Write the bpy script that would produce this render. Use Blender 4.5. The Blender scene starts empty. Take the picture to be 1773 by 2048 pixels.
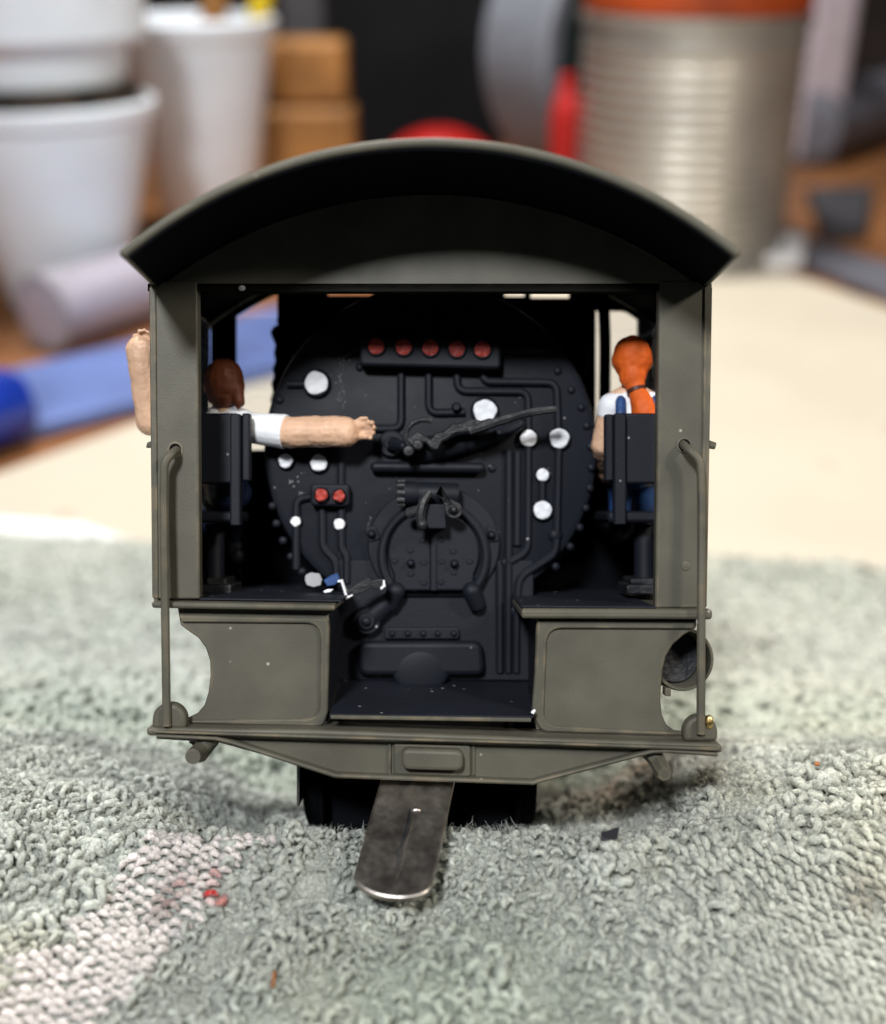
import bpy, bmesh, math, random
import numpy as np
from mathutils import Vector, Matrix
random.seed(7); rng = np.random.default_rng(7)
R = math.radians
sc = bpy.context.scene
COL = sc.collection

# ------------------------------------------------------------------ camera, world, lights, exposure
# 1 unit is about 31 mm.  The locomotive rests nose-down on a bunched towel: its own frame is tilted by TILT.
TILT = R(27.0); CT, ST = math.cos(TILT), math.sin(TILT)
D = 2.3; CX, CY = 886.5, 1024.0
TABLE = -1.65
def F2W(p):                      # locomotive frame -> world
    x, y, z = p
    return Vector((x, y*CT + z*ST, -y*ST + z*CT))
FRAME_ROT = (-TILT, 0, 0)
cam_d = bpy.data.cameras.new("camera"); cam = bpy.data.objects.new("camera", cam_d); COL.objects.link(cam)
cam.location = F2W((0, -D, 0)); cam.rotation_euler = (R(90) - TILT, 0, 0)
cam_d.sensor_fit = 'VERTICAL'; cam_d.sensor_height = 36.0; cam_d.lens = D*1000/2048*36.0
cam_d.clip_start = 0.02; cam_d.clip_end = 200
cam_d.dof.use_dof = True; cam_d.dof.focus_distance = 2.33
cam_d.dof.aperture_fstop = cam_d.lens*1e-3/0.060
sc.camera = cam
w = bpy.data.worlds.new("World"); sc.world = w; w.use_nodes = True
w.node_tree.nodes["Background"].inputs[0].default_value = (0.80, 0.88, 1.0, 1)
w.node_tree.nodes["Background"].inputs[1].default_value = 0.035
sc.view_settings.view_transform = 'Standard'; sc.view_settings.look = 'None'
sc.view_settings.exposure = 0.0; sc.view_settings.gamma = 1.0
def area(name, loc, target, size, power, col):
    l = bpy.data.lights.new(name, 'AREA'); l.energy = power; l.color = col
    l.shape = 'DISK'; l.size = size
    o = bpy.data.objects.new(name, l); COL.objects.link(o); o.location = loc
    o.rotation_euler = (Vector(target) - Vector(loc)).to_track_quat('-Z', 'Y').to_euler()
    return o
kd = Vector((-0.22, -1.0, 0.50)).normalized()*11
area("desk_lamp_light", F2W(kd), (0, 0, 0), 1.7, 1420, (0.97, 0.98, 1.0))
fd = Vector((1.0, -1.0, 0.66)).normalized()*11
area("second_lamp_light", F2W(fd), (0, 0, 0), 1.6, 640, (1.0, 0.92, 0.80))
area("bench_light", (-1.0, 7.0, 11.0), (0.0, 6.0, -1.6), 3.0, 2300, (1.0, 0.97, 0.93))

# ------------------------------------------------------------------ helpers
def V(px, py, y):                # photo position at a known depth -> locomotive frame
    k = (D + y)/D/1000
    return Vector(((px-CX)*k, y, (CY-py)*k))
def K(n, y): return n*(D+y)/D/1000
def ray(px, py):
    return F2W(((px-CX)/1000, D, (CY-py)/1000))
def T(px, py, Z=TABLE):          # where the sight line meets the level Z
    d = ray(px, py); o = cam.location
    t = (Z - o.z)/d.z
    return o + d*t
def at(px, py, Y):               # where the sight line meets the upright plane at world Y
    d = ray(px, py); o = cam.location
    return o + d*((Y - o.y)/d.y)

class MB:
    def __init__(s): s.v = []; s.f = []; s.mi = []; s.cur = 0
    def add(s, vs, fs):
        n = len(s.v); s.v += [tuple(v) for v in vs]
        for f in fs: s.f.append(tuple(i+n for i in f)); s.mi.append(s.cur)
        return s
    def box(s, x0, x1, y0, y1, z0, z1):
        vs = [(x, y, z) for x in (x0, x1) for y in (y0, y1) for z in (z0, z1)]
        return s.add(vs, [(0,1,3,2),(4,6,7,5),(0,4,5,1),(2,3,7,6),(0,2,6,4),(1,5,7,3)])
    def prism(s, poly, y0, y1):      # poly of (x,z), extruded in y
        n = len(poly)
        A = sum(poly[i][0]*poly[(i+1)%n][1]-poly[(i+1)%n][0]*poly[i][1] for i in range(n))
        if A < 0: poly = poly[::-1]
        vs = [(x, y0, z) for x, z in poly] + [(x, y1, z) for x, z in poly]
        fs = [tuple(range(n)), tuple(range(2*n-1, n-1, -1))]
        fs += [(i, i+n, (i+1)%n+n, (i+1)%n) for i in range(n)]
        return s.add(vs, fs)
    def slab(s, poly, z0, z1):       # poly of (x,y) world, extruded in z
        n = len(poly)
        A = sum(poly[i][0]*poly[(i+1)%n][1]-poly[(i+1)%n][0]*poly[i][1] for i in range(n))
        if A < 0: poly = poly[::-1]
        vs = [(p[0], p[1], z0) for p in poly] + [(p[0], p[1], z1) for p in poly]
        fs = [tuple(range(n-1, -1, -1)), tuple(range(n, 2*n))]
        fs += [(i, (i+1)%n, (i+1)%n+n, i+n) for i in range(n)]
        return s.add(vs, fs)
    def tube(s, pts, r, n=10, cap=True):
        pts = [Vector(p) for p in pts]; m = len(pts)
        rs = list(r) if isinstance(r, (list, tuple)) else [r]*m
        T0 = (pts[1]-pts[0]).normalized()
        up = Vector((0, 0, 1)) if abs(T0.z) < .9 else Vector((1, 0, 0))
        N = (up - T0*up.dot(T0)).normalized(); vs = []
        for i in range(m):
            t = ((pts[min(i+1, m-1)]-pts[i]).normalized() + (pts[i]-pts[max(i-1, 0)]).normalized())
            if t.length < 1e-9: t = T0
            t.normalize()
            N = (N - t*N.dot(t)).normalized(); B = t.cross(N)
            for k in range(n):
                a = 2*math.pi*k/n
                vs.append(pts[i] + (N*math.cos(a) + B*math.sin(a))*rs[i])
        fs = [(i*n+k, i*n+(k+1)%n, (i+1)*n+(k+1)%n, (i+1)*n+k) for i in range(m-1) for k in range(n)]
        if cap: fs += [tuple(range(n-1, -1, -1)), tuple(range((m-1)*n, m*n))]
        return s.add(vs, fs)
    def lathe(s, c, prof, axis=(0, -1, 0), n=24, closed=False):   # prof of (r, h) along axis
        c = Vector(c); ax = Vector(axis).normalized()
        up = Vector((0, 0, 1)) if abs(ax.z) < .9 else Vector((1, 0, 0))
        U = (up - ax*up.dot(ax)).normalized(); W = ax.cross(U)
        vs = []; m = len(prof)
        for r, h in prof:
            for k in range(n):
                a = 2*math.pi*k/n
                vs.append(c + ax*h + (U*math.cos(a)+W*math.sin(a))*r)
        fs = [(i*n+k, i*n+(k+1)%n, (i+1)*n+(k+1)%n, (i+1)*n+k) for i in range(m-1) for k in range(n)]
        if closed: fs += [((m-1)*n+k, (m-1)*n+(k+1)%n, (k+1)%n, k) for k in range(n)]
        else: fs += [tuple(range(n-1, -1, -1)), tuple(range((m-1)*n, m*n))]
        return s.add(vs, fs)
    def ball(s, c, r, n=12, m=8, sc3=(1, 1, 1), rot=None):
        vs = []; fs = []; c = Vector(c)
        for i in range(1, m):
            th = math.pi*i/m
            for k in range(n):
                a = 2*math.pi*k/n
                p = Vector((math.sin(th)*math.cos(a)*r*sc3[0], math.sin(th)*math.sin(a)*r*sc3[1], math.cos(th)*r*sc3[2]))
                if rot: p = rot @ p
                vs.append(c+p)
        t = Vector((0, 0, r*sc3[2])); t = rot @ t if rot else t
        vs += [c+t, c-t]; a = len(vs)-2
        for i in range(m-2):
            for k in range(n): fs.append((i*n+k, (i+1)*n+k, (i+1)*n+(k+1)%n, i*n+(k+1)%n))
        for k in range(n): fs.append((a, k, (k+1)%n)); fs.append((a+1, (m-2)*n+(k+1)%n, (m-2)*n+k))
        return s.add(vs, fs)
    def cap(s, p0, r0, p1, r1, n=14):    # tapered capsule
        p0 = Vector(p0); p1 = Vector(p1)
        s.tube([p0, p1], [r0, r1], n); s.ball(p0, r0, n, 8); s.ball(p1, r1, n, 8); return s

def obj(name, mb, mats, parent=None, bevel=0, seg=2, smooth=35, fix=True):
    me = bpy.data.meshes.new(name); me.from_pydata(mb.v, [], mb.f)
    mats = mats if isinstance(mats, (list, tuple)) else [mats]
    for m in mats: me.materials.append(m)
    if len(mats) > 1: me.polygons.foreach_set('material_index', mb.mi)
    if fix:
        bm = bmesh.new(); bm.from_mesh(me); bmesh.ops.recalc_face_normals(bm, faces=bm.faces[:]); bm.to_mesh(me); bm.free()
    me.polygons.foreach_set('use_smooth', [True]*len(me.polygons))
    me.set_sharp_from_angle(angle=R(smooth)); me.update()
    o = bpy.data.objects.new(name, me); COL.objects.link(o)
    if parent: o.parent = parent
    if bevel:
        b = o.modifiers.new("bevel", 'BEVEL'); b.width = bevel; b.segments = seg; b.limit_method = 'ANGLE'; b.angle_limit = R(40)
        b.harden_normals = False; me.polygons.foreach_set('use_smooth', [True]*len(me.polygons))
        wn = o.modifiers.new("weighted", 'WEIGHTED_NORMAL'); wn.keep_sharp = True
    return o
def tag(o, label=None, cat=None, group=None, kind=None):
    if label: o['label'] = label
    if cat: o['category'] = cat
    if group: o['group'] = group
    if kind: o['kind'] = kind
    return o
def empty(name, loc=(0, 0, 0), rot=(0, 0, 0)):
    o = bpy.data.objects.new(name, None); COL.objects.link(o); o.location = loc; o.rotation_euler = rot
    o.empty_display_size = 0.1; return o
def fillet(pts, rad, n=5):
    pts = [Vector(p) for p in pts]; out = [pts[0]]
    for i in range(1, len(pts)-1):
        a, b, c = pts[i-1], pts[i], pts[i+1]
        d = min(rad, (a-b).length*.49, (c-b).length*.49)
        p, q = b+(a-b).normalized()*d, b+(c-b).normalized()*d
        for k in range(n+1):
            t = k/n; out.append(p*(1-t)**2 + b*2*t*(1-t) + q*t*t)
    out.append(pts[-1]); return out
def rpoly(pts, rad, n=4):        # closed polygon with rounded corners, 2D
    N = len(pts); out = []
    for i in range(N):
        a, b, c = (Vector(pts[i-1]), Vector(pts[i]), Vector(pts[(i+1) % N]))
        r_ = rad[i] if isinstance(rad, (list, tuple)) else rad
        if r_ <= 0: out.append(tuple(b)); continue
        d = min(r_, (a-b).length*.49, (c-b).length*.49)
        p, q = b+(a-b).normalized()*d, b+(c-b).normalized()*d
        for k in range(n+1):
            t = k/n; out.append(tuple(p*(1-t)**2 + b*2*t*(1-t) + q*t*t))
    return out
def XZ(pts, y=0.0): return [(V(a, b, y).x, V(a, b, y).z) for a, b in pts]
def vn(x, y, seed=0):            # smooth value noise, numpy
    r_ = np.random.default_rng(seed); tab = r_.random((256, 256))
    xi = np.floor(x).astype(int); yi = np.floor(y).astype(int); fx = x-xi; fy = y-yi
    fx = fx*fx*(3-2*fx); fy = fy*fy*(3-2*fy)
    g = lambda i, j: tab[(xi+i) & 255, (yi+j) & 255]
    return (g(0,0)*(1-fx)+g(1,0)*fx)*(1-fy) + (g(0,1)*(1-fx)+g(1,1)*fx)*fy
def ss(a, b, x):
    t = np.clip((x-a)/(b-a), 0, 1); return t*t*(3-2*t)

# ------------------------------------------------------------------ materials
def mat(name, col, rough=.6, metal=0., spec=.4, var=.15, vscale=6., bump=0., bscale=120., speck=0., speck_col=(.55,.55,.55), speck_scale=55., wear=0., wear_col=(.28,.2,.1), sheen=0., trans=0., ior=1.45, var_col=None, alpha=1., sss=0.):
    m = bpy.data.materials.new(name); m.use_nodes = True; nt = m.node_tree; N = nt.nodes; L = nt.links
    b = N['Principled BSDF']; b.inputs['Roughness'].default_value = rough; b.inputs['Metallic'].default_value = metal
    b.inputs['Specular IOR Level'].default_value = spec; b.inputs['Sheen Weight'].default_value = sheen
    b.inputs['Transmission Weight'].default_value = trans; b.inputs['IOR'].default_value = ior
    b.inputs['Alpha'].default_value = alpha
    if sss: b.inputs['Subsurface Weight'].default_value = sss; b.inputs['Subsurface Scale'].default_value = .03
    tc = N.new('ShaderNodeTexCoord')
    def noise(s, det=4):
        n = N.new('ShaderNodeTexNoise'); n.inputs['Scale'].default_value = s; n.inputs['Detail'].default_value = det
        L.new(tc.outputs['Object'], n.inputs['Vector']); return n
    def mix(fac, a, b_):
        x = N.new('ShaderNodeMix'); x.data_type = 'RGBA'
        if hasattr(fac, 'links'): L.new(fac, x.inputs[0])
        else: x.inputs[0].default_value = fac
        for k, q in ((6, a), (7, b_)):
            if hasattr(q, 'links'): L.new(q, x.inputs[k])
            else: x.inputs[k].default_value = (*q, 1)
        return x.outputs[2]
    def ramp(src, a, b_):
        r_ = N.new('ShaderNodeMapRange'); r_.inputs[1].default_value = a; r_.inputs[2].default_value = b_
        L.new(src, r_.inputs[0]); return r_.outputs[0]
    n1 = noise(vscale)
    c2 = var_col if var_col else tuple(max(0, c*(1-2*var)) for c in col)
    c1 = col if var_col else tuple(c*(1+var) for c in col)
    out = mix(ramp(n1.outputs[0], .3, .7), c1, c2)
    if wear:
        bv = N.new('ShaderNodeBevel'); bv.samples = 4; bv.inputs[0].default_value = .010
        ge = N.new('ShaderNodeNewGeometry'); dp = N.new('ShaderNodeVectorMath'); dp.operation = 'DOT_PRODUCT'
        L.new(bv.outputs[0], dp.inputs[0]); L.new(ge.outputs['Normal'], dp.inputs[1])
        e = ramp(dp.outputs['Value'], .985, .86); nz = ramp(noise(16, 6).outputs[0], .46, .62)
        mu = N.new('ShaderNodeMath'); mu.operation = 'MULTIPLY'; L.new(e, mu.inputs[0]); L.new(nz, mu.inputs[1])
        m2 = N.new('ShaderNodeMath'); m2.operation = 'MULTIPLY'; L.new(mu.outputs[0], m2.inputs[0]); m2.inputs[1].default_value = wear
        out = mix(m2.outputs[0], out, wear_col)
    if speck:
        vo = N.new('ShaderNodeTexVoronoi'); vo.inputs['Scale'].default_value = speck_scale
        L.new(tc.outputs['Object'], vo.inputs['Vector'])
        d_ = ramp(vo.outputs['Distance'], .17, .07)
        sx = N.new('ShaderNodeSeparateColor'); L.new(vo.outputs['Color'], sx.inputs[0])
        g = ramp(sx.outputs[0], 1-speck, 1-speck*.7)
        mu = N.new('ShaderNodeMath'); mu.operation = 'MULTIPLY'; L.new(d_, mu.inputs[0]); L.new(g, mu.inputs[1])
        out = mix(mu.outputs[0], out, speck_col)
    L.new(out, b.inputs['Base Color'])
    rr = N.new('ShaderNodeMapRange'); rr.inputs[3].default_value = max(.02, rough-.1); rr.inputs[4].default_value = min(1, rough+.1)
    L.new(noise(vscale*3).outputs[0], rr.inputs[0]); L.new(rr.outputs[0], b.inputs['Roughness'])
    if bump:
        bp = N.new('ShaderNodeBump'); bp.inputs['Strength'].default_value = bump; bp.inputs['Distance'].default_value = .004
        L.new(noise(bscale, 5).outputs[0], bp.inputs['Height']); L.new(bp.outputs[0], b.inputs['Normal'])
    return m
M = {}
M['olive'] = mat("olive_drab_paint", (.090, .086, .066), .50, spec=.35, var=.13, vscale=7, bump=.10, bscale=260, wear=.75, wear_col=(.26,.20,.12), speck=.03, speck_col=(.35,.34,.3), speck_scale=40)
M['black'] = mat("satin_black_paint", (.0085, .0102, .0165), .55, spec=.27, var=.12, vscale=5, bump=.14, bscale=260, speck=.045, speck_col=(.34,.34,.36), speck_scale=48)
M['floor'] = mat("dusty_black_paint", (.0105, .0125, .020), .58, spec=.3, var=.12, vscale=6, bump=.18, bscale=260, speck=.14, speck_col=(.42,.42,.42), speck_scale=42)
M['worn'] = mat("chipped_black_paint", (.014, .015, .018), .45, spec=.4, var=.2, vscale=10, bump=.5, bscale=90, wear=.5, wear_col=(.16,.16,.16))
M['white'] = mat("white_enamel", (.82, .84, .88), .5, spec=.35, var=.05, vscale=40, bump=.12, bscale=60)
M['red'] = mat("red_enamel", (.36, .04, .028), .55, spec=.4, var=.22, vscale=45, bump=.5, bscale=70)
M['skin'] = mat("flesh_paint", (.66, .42, .28), .45, spec=.4, var=.08, vscale=12, bump=.7, bscale=55, speck=.05, speck_col=(.24,.14,.09), speck_scale=34)
M['shirt'] = mat("white_shirt_paint", (.82, .84, .88), .5, var=.03, vscale=12, bump=.3, bscale=50)
M['denim'] = mat("blue_overall_paint", (.022, .065, .20), .5, var=.25, vscale=16, bump=.4, bscale=60)
M['brownhair'] = mat("brown_hair_paint", (.125, .032, .012), .58, var=.2, vscale=14, bump=.35, bscale=50)
M['orangehair'] = mat("orange_hair_paint", (.74, .125, .014), .62, var=.1, vscale=14, bump=.4, bscale=60)
M['navy'] = mat("dark_navy_trousers", (.006, .012, .035), .5, var=.2, vscale=16)
M['boot'] = mat("black_boot_paint", (.012, .012, .014), .5)
M['tie'] = mat("dark_brown_band", (.06, .018, .012), .5)
M['bar'] = mat("blackened_steel", (.60, .55, .50), .38, metal=1., var=.28, vscale=20, bump=.15, bscale=60)
M['steel'] = mat("bright_steel", (.5, .5, .5), .25, metal=1.)
M['brass'] = mat("bare_brass", (.75, .52, .2), .3, metal=1., bump=.6, bscale=80)
M['ink'] = mat("scuffed_grey", (.35, .36, .38), .6)
M['inside'] = mat("interior_shade_black", (.004, .0045, .006), .8, spec=.03, var=.1, bump=.2)  # black paint with deep shade put into the colour
# background
M['cream'] = mat("cream_cutting_sheet", (.57, .515, .415), .6, spec=.25, var=.03, vscale=1.1, speck=.4, speck_scale=2.2, speck_col=(.46,.40,.31))
M['wood'] = mat("orange_wood_bench", (.27, .115, .045), .4, var=.25, vscale=2.5)
M['cup'] = mat("white_plastic", (.77, .83, .90), .4, spec=.4, var=.03, vscale=2, sss=.2)
M['tissue'] = mat("white_tissue", (.85, .84, .82), .8, var=.06, vscale=8, bump=.5, bscale=20)
M['sludge'] = mat("brown_residue", (.07, .05, .036), .7, var=.5, vscale=5)
M['block'] = mat("tan_wood", (.32, .145, .04), .6, var=.25, vscale=2.2)
M['dark'] = mat("dark_navy_plastic", (.004, .0045, .006), .6, spec=.2, var=.3, vscale=1)
M['wall'] = mat("dark_brown_backboard", (.020, .011, .009), .7, var=.4, vscale=.8)
M['greyroll'] = mat("grey_tape", (.185, .20, .235), .5, var=.06)
M['green'] = mat("dark_green_plastic", (.022, .034, .034), .5, var=.15)
M['blue'] = mat("blue_plastic", (.115, .17, .40), .45, var=.18, vscale=1.5)
M['deepblue'] = mat("deep_blue_plastic", (.008, .03, .28), .25, spec=.6, var=.1)
M['redgloss'] = mat("red_gloss_plastic", (.42, .012, .010), .4)
M['orange'] = mat("orange_lid", (.36, .055, .010), .5, var=.2, vscale=2)
M['yellow'] = mat("yellow_plastic", (.75, .55, .02), .45)
M['mauve'] = mat("mauve_plastic", (.42, .36, .40), .5, var=.1)
M['charcoal'] = mat("charcoal_rubber", (.055, .055, .062), .6)
M['slate'] = mat("slate_grey_metal", (.13, .13, .155), .5)
M['can'] = mat("tinplate", (.52, .49, .44), .42, metal=.75, var=.10, vscale=1.5)
M['paper'] = mat("white_paper", (.80, .79, .80), .7, var=.02)
M['teal'] = mat("teal_plastic", (.12, .35, .42), .5)
M['chip'] = mat("black_plastic_chip", (.02, .02, .025), .4)
M['rust'] = mat("rust_fibre", (.3, .10, .02), .6)

def glass_mat(name, tint, haze, haze_col):
    m = bpy.data.materials.new(name); m.use_nodes = True; nt = m.node_tree; N = nt.nodes; L = nt.links
    N.remove(N['Principled BSDF']); out = N['Material Output']
    tr = N.new('ShaderNodeBsdfTransparent'); tr.inputs[0].default_value = (*tint, 1)
    gl = N.new('ShaderNodeBsdfGlossy'); gl.inputs['Roughness'].default_value = .12
    df = N.new('ShaderNodeBsdfDiffuse'); df.inputs[0].default_value = (*haze_col, 1)
    tl = N.new('ShaderNodeBsdfTranslucent'); tl.inputs[0].default_value = (*haze_col, 1)
    a0 = N.new('ShaderNodeMixShader'); L.new(df.outputs[0], a0.inputs[1]); L.new(tl.outputs[0], a0.inputs[2])
    tc = N.new('ShaderNodeTexCoord'); wv = N.new('ShaderNodeTexNoise'); wv.inputs['Scale'].default_value = 14
    mp = N.new('ShaderNodeMapping'); mp.inputs['Rotation'].default_value = (0, .5, .4); mp.inputs['Scale'].default_value = (1, 1, 7)
    L.new(tc.outputs['Object'], mp.inputs[0]); L.new(mp.outputs[0], wv.inputs[0])
    r_ = N.new('ShaderNodeMapRange'); r_.inputs[1].default_value = .55; r_.inputs[2].default_value = .75
    r_.inputs[3].default_value = haze; r_.inputs[4].default_value = min(1, haze*1.8+.03); L.new(wv.outputs[0], r_.inputs[0])
    a1 = N.new('ShaderNodeMixShader'); L.new(r_.outputs[0], a1.inputs[0]); L.new(tr.outputs[0], a1.inputs[1]); L.new(a0.outputs[0], a1.inputs[2])
    fr = N.new('ShaderNodeFresnel'); fr.inputs[0].default_value = 1.45
    a2 = N.new('ShaderNodeMixShader'); L.new(fr.outputs[0], a2.inputs[0]); L.new(a1.outputs[0], a2.inputs[1]); L.new(gl.outputs[0], a2.inputs[2])
    L.new(a2.outputs[0], out.inputs[0]); return m
M['pane'] = glass_mat('grey_sheen_glazing', (.6, .63, .66), .55, (.36, .42, .50))  # grey-blue haze paints the side glazing's reflection into its colour
M['glass'] = glass_mat("scratched_clear_glazing", (.95, .96, .98), .06, (.8, .85, .95))
M['vial'] = glass_mat("frosted_clear_plastic", (.86, .84, .92), .6, (.86, .82, .92))

# ------------------------------------------------------------------ table and backdrop (structure)
tb = MB(); tb.box(-14, 14, -1.25, 17, TABLE-.6, TABLE-.012)
tag(obj('table', tb, M['wood']), kind='structure')
wl = MB(); wl.box(-14, 14, 16.0, 16.3, TABLE-.6, 9)
tag(obj('wall', wl, M['wall']), kind='structure')

# ------------------------------------------------------------------ the model locomotive
loco = empty('model_locomotive', (0, 0, 0), FRAME_ROT)
tag(loco, 'olive and black model steam locomotive seen into its open cab, resting on the towel', 'model locomotive')
FY = .50      # front wall of the cab
RY = -0.30                                 # rear edge of the roof, towards the camera
TH = .0175
def section(y):                            # centre x, half width, eave z, crown z of the roof at depth y
    t = max(0., min(1., -y/-RY if RY else 0)); t = max(0., min(1., y/RY))
    A = (V(861, 0, RY).x, K(627, RY), V(0, 503, RY).z, V(0, 273, RY).z)
    B = (V(861, 0, 0).x, .566, .4635, V(0, 273, RY).z+.008)
    return [a_*t+b_*(1-t) for a_, b_ in zip(A, B)]
def circ_of(y):
    cx_, hf, zl_, ap = section(y); sg = ap-zl_; r_ = (hf*hf+sg*sg)/(2*sg); return cx_, ap-r_, r_, math.asin(hf/r_)
ax, zc_, RAD, amax = circ_of(0.)
def arc(r, n=40, a0=-1, a1=1, y=0.):
    c_, z_, r0, am = circ_of(y); r = r0 + (r-RAD)
    return [(c_ + r*math.sin(am*(a0+(a1-a0)*k/n)), z_ + r*math.cos(am*(a0+(a1-a0)*k/n))) for k in range(n+1)]
def loft(ys, fn):
    rows = [fn(y) for y in ys]; m = len(rows[0]); q = MB()
    vs = [(x, y, z) for y, row in zip(ys, rows) for x, z in row]
    fs = [(i*m+k, i*m+(k+1) % m, (i+1)*m+(k+1) % m, (i+1)*m+k) for i in range(len(ys)-1) for k in range(m)]
    h_ = m//2
    for base in (0, (len(ys)-1)*m):
        fs += [(base+k, base+k+1, base+m-2-k, base+m-1-k) for k in range(h_-1)]
    return q.add(vs, fs)
b = loft([RY, RY*.5, 0, .25, FY+.07], lambda y: arc(RAD, 40, y=y) + arc(RAD-TH, 40, y=y)[::-1])
rf_ = obj('cab_roof', b, M['olive'], loco, bevel=.008, seg=4)
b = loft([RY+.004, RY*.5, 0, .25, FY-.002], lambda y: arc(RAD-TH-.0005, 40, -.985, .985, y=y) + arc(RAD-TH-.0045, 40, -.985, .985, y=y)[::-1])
obj('ceiling_shade_lining', b, M['inside'], rf_)  # added black sheet, paints the shade of the roof underside
WL, WR = V(300, 0, 0).x, V(1420, 0, 0).x    # outer faces of the cab sides
zlint = V(0, 571, 0).z
inner = [p for p in arc(RAD-TH-.006, 40) if WL < p[0] < WR]
b = MB(); b.prism([(WL, zlint), (WR, zlint), (WR, inner[-1][1])] + inner[::-1] + [(WL, inner[0][1])], 0, .028)
obj('header_beam', b, M['olive'], loco, bevel=.004)
zsh = V(0, 1203, 0).z
lp = MB(); lp.prism(XZ([(300, 561), (396, 561), (400, 1198), (306, 1198)]), -.001, .030)
post = obj('corner_post', lp, M['olive'], loco, bevel=.004)
rp = MB(); rp.prism(XZ([(1318, 561), (1424, 561), (1413, 1216), (1311, 1216)]), -.001, .030)
obj('corner_post', rp, M['olive'], loco, bevel=.004)
# thin edge strips on the corner posts
for pts in ([(300, 575), (313, 575), (318, 1196), (306, 1196)], [(1408, 575), (1424, 575), (1413, 1214), (1400, 1214)]):
    b = MB(); b.prism(XZ(pts), -.006, -.0015); obj('edge_strip', b, M['olive'], loco, bevel=.003)
def plate(mb, u0, u1, w0, w1, holes, fn, t0, t1):     # flat plate with rectangular openings
    us = sorted({u0, u1, *[h[0] for h in holes], *[h[1] for h in holes]}); ws = sorted({w0, w1, *[h[2] for h in holes], *[h[3] for h in holes]})
    solid = {}
    for i in range(len(us)-1):
        for j in range(len(ws)-1):
            cu, cw = (us[i]+us[i+1])/2, (ws[j]+ws[j+1])/2
            solid[i, j] = not any(h[0] < cu < h[1] and h[2] < cw < h[3] for h in holes)
    for (i, j), s_ in solid.items():
        if not s_: continue
        a, b_, c, d = us[i], us[i+1], ws[j], ws[j+1]
        mb.add([fn(a,c,t0), fn(b_,c,t0), fn(b_,d,t0), fn(a,d,t0)], [(0,1,2,3)])
        mb.add([fn(a,c,t1), fn(b_,c,t1), fn(b_,d,t1), fn(a,d,t1)], [(3,2,1,0)])
        for (di, dj, p, q) in ((-1,0,(a,c),(a,d)), (1,0,(b_,d),(b_,c)), (0,-1,(b_,c),(a,c)), (0,1,(a,d),(b_,d))):
            if not solid.get((i+di, j+dj), False):
                mb.add([fn(*p,t0), fn(*q,t0), fn(*q,t1), fn(*p,t1)], [(0,1,2,3)])
FY = .50                                    # front wall of the cab
zeave = inner[0][1]
sw = {}
for side in (-1, 1):
    xo = WL if side < 0 else WR
    f = lambda u, w_, t, xo=xo, side=side: (xo - side*t, u, w_)
    hole = [(.06, .48, -.02, .462)] if side < 0 else [(.06, .47, -.02, .43)]
    b = MB(); plate(b, .032, FY+.02, V(0, 1195, 0).z-.012, zeave-.002, hole, f, 0, .012)
    o = obj('side_wall', b, M['olive'], loco, fix=False)
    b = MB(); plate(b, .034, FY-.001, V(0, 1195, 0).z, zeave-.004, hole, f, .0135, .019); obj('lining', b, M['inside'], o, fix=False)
    h = hole[0]
    b = MB(); b.box(*sorted((xo-side*.0195, xo-side*.0215)), h[0]+.10, h[1]-.002, h[2]+.10, h[3]-.001); obj('window_pane', b, M['pane'], o)
    for zz in (h[2], h[3]):
        b = MB(); b.box(*sorted((xo+side*.006, xo-side*.022)), h[0]-.005, h[1]+.005, zz-.006, zz+.006); obj('window_frame', b, M['olive'], o, bevel=.002)
# front wall with two windows and two openings under the roof
b = MB(); xl, xr = WL+.021, WR-.021
wz = lambda py: V(0, py, FY).z
wx = lambda px: V(px, 0, FY).x
ZB = V(0, 1203, 0).z-.08; RI = RAD-TH-.005
za = lambda x: zc_ + math.sqrt(max(0, RI*RI-(x-ax)**2))
holesF = [(wx(471), wx(555), wz(900), None), (wx(1192), wx(1277), wz(890), wz(620)),
          (wx(655), wx(745), wz(591), wz(540)), (wx(1010), wx(1050), wz(593), wz(540)), (wx(1062), wx(1140), wz(596), wz(540))]
cuts = sorted({xl, xr, *[h[0] for h in holesF], *[h[1] for h in holesF]})
for x0, x1 in zip(cuts, cuts[1:]):
    xm = (x0+x1)/2; h = [q for q in holesF if q[0] < xm < q[1]]
    xs_ = [x0+(x1-x0)*k/8 for k in range(9)]
    if not h: b.prism([(x0, ZB), (x1, ZB)] + [(x, za(x)) for x in xs_[::-1]], FY, FY+.02); continue
    h = h[0]; b.box(x0, x1, FY, FY+.02, ZB, h[2])
    b.prism([(x, za(x)-.018 if h[3] is None else min(h[3], za(x)-.012)) for x in xs_] + [(x, za(x)) for x in xs_[::-1]], FY, FY+.02)
fw = obj('front_wall', b, M['inside'], loco)
q = MB(); q.box(wx(1276), wx(1322), FY-.010, FY-.006, wz(890), wz(600)); obj('side_glass_strip', q, M['pane'], fw)  # added grey pane, stands in for the sheen of the side glazing
for h in holesF[:2]:
    q = MB(); q.box(h[0]-.004, h[1]+.004, FY+.0215, FY+.0245, h[2]-.004, h[3] or za(h[0])-.02); obj('window_pane', q, M['glass'], fw)
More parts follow.
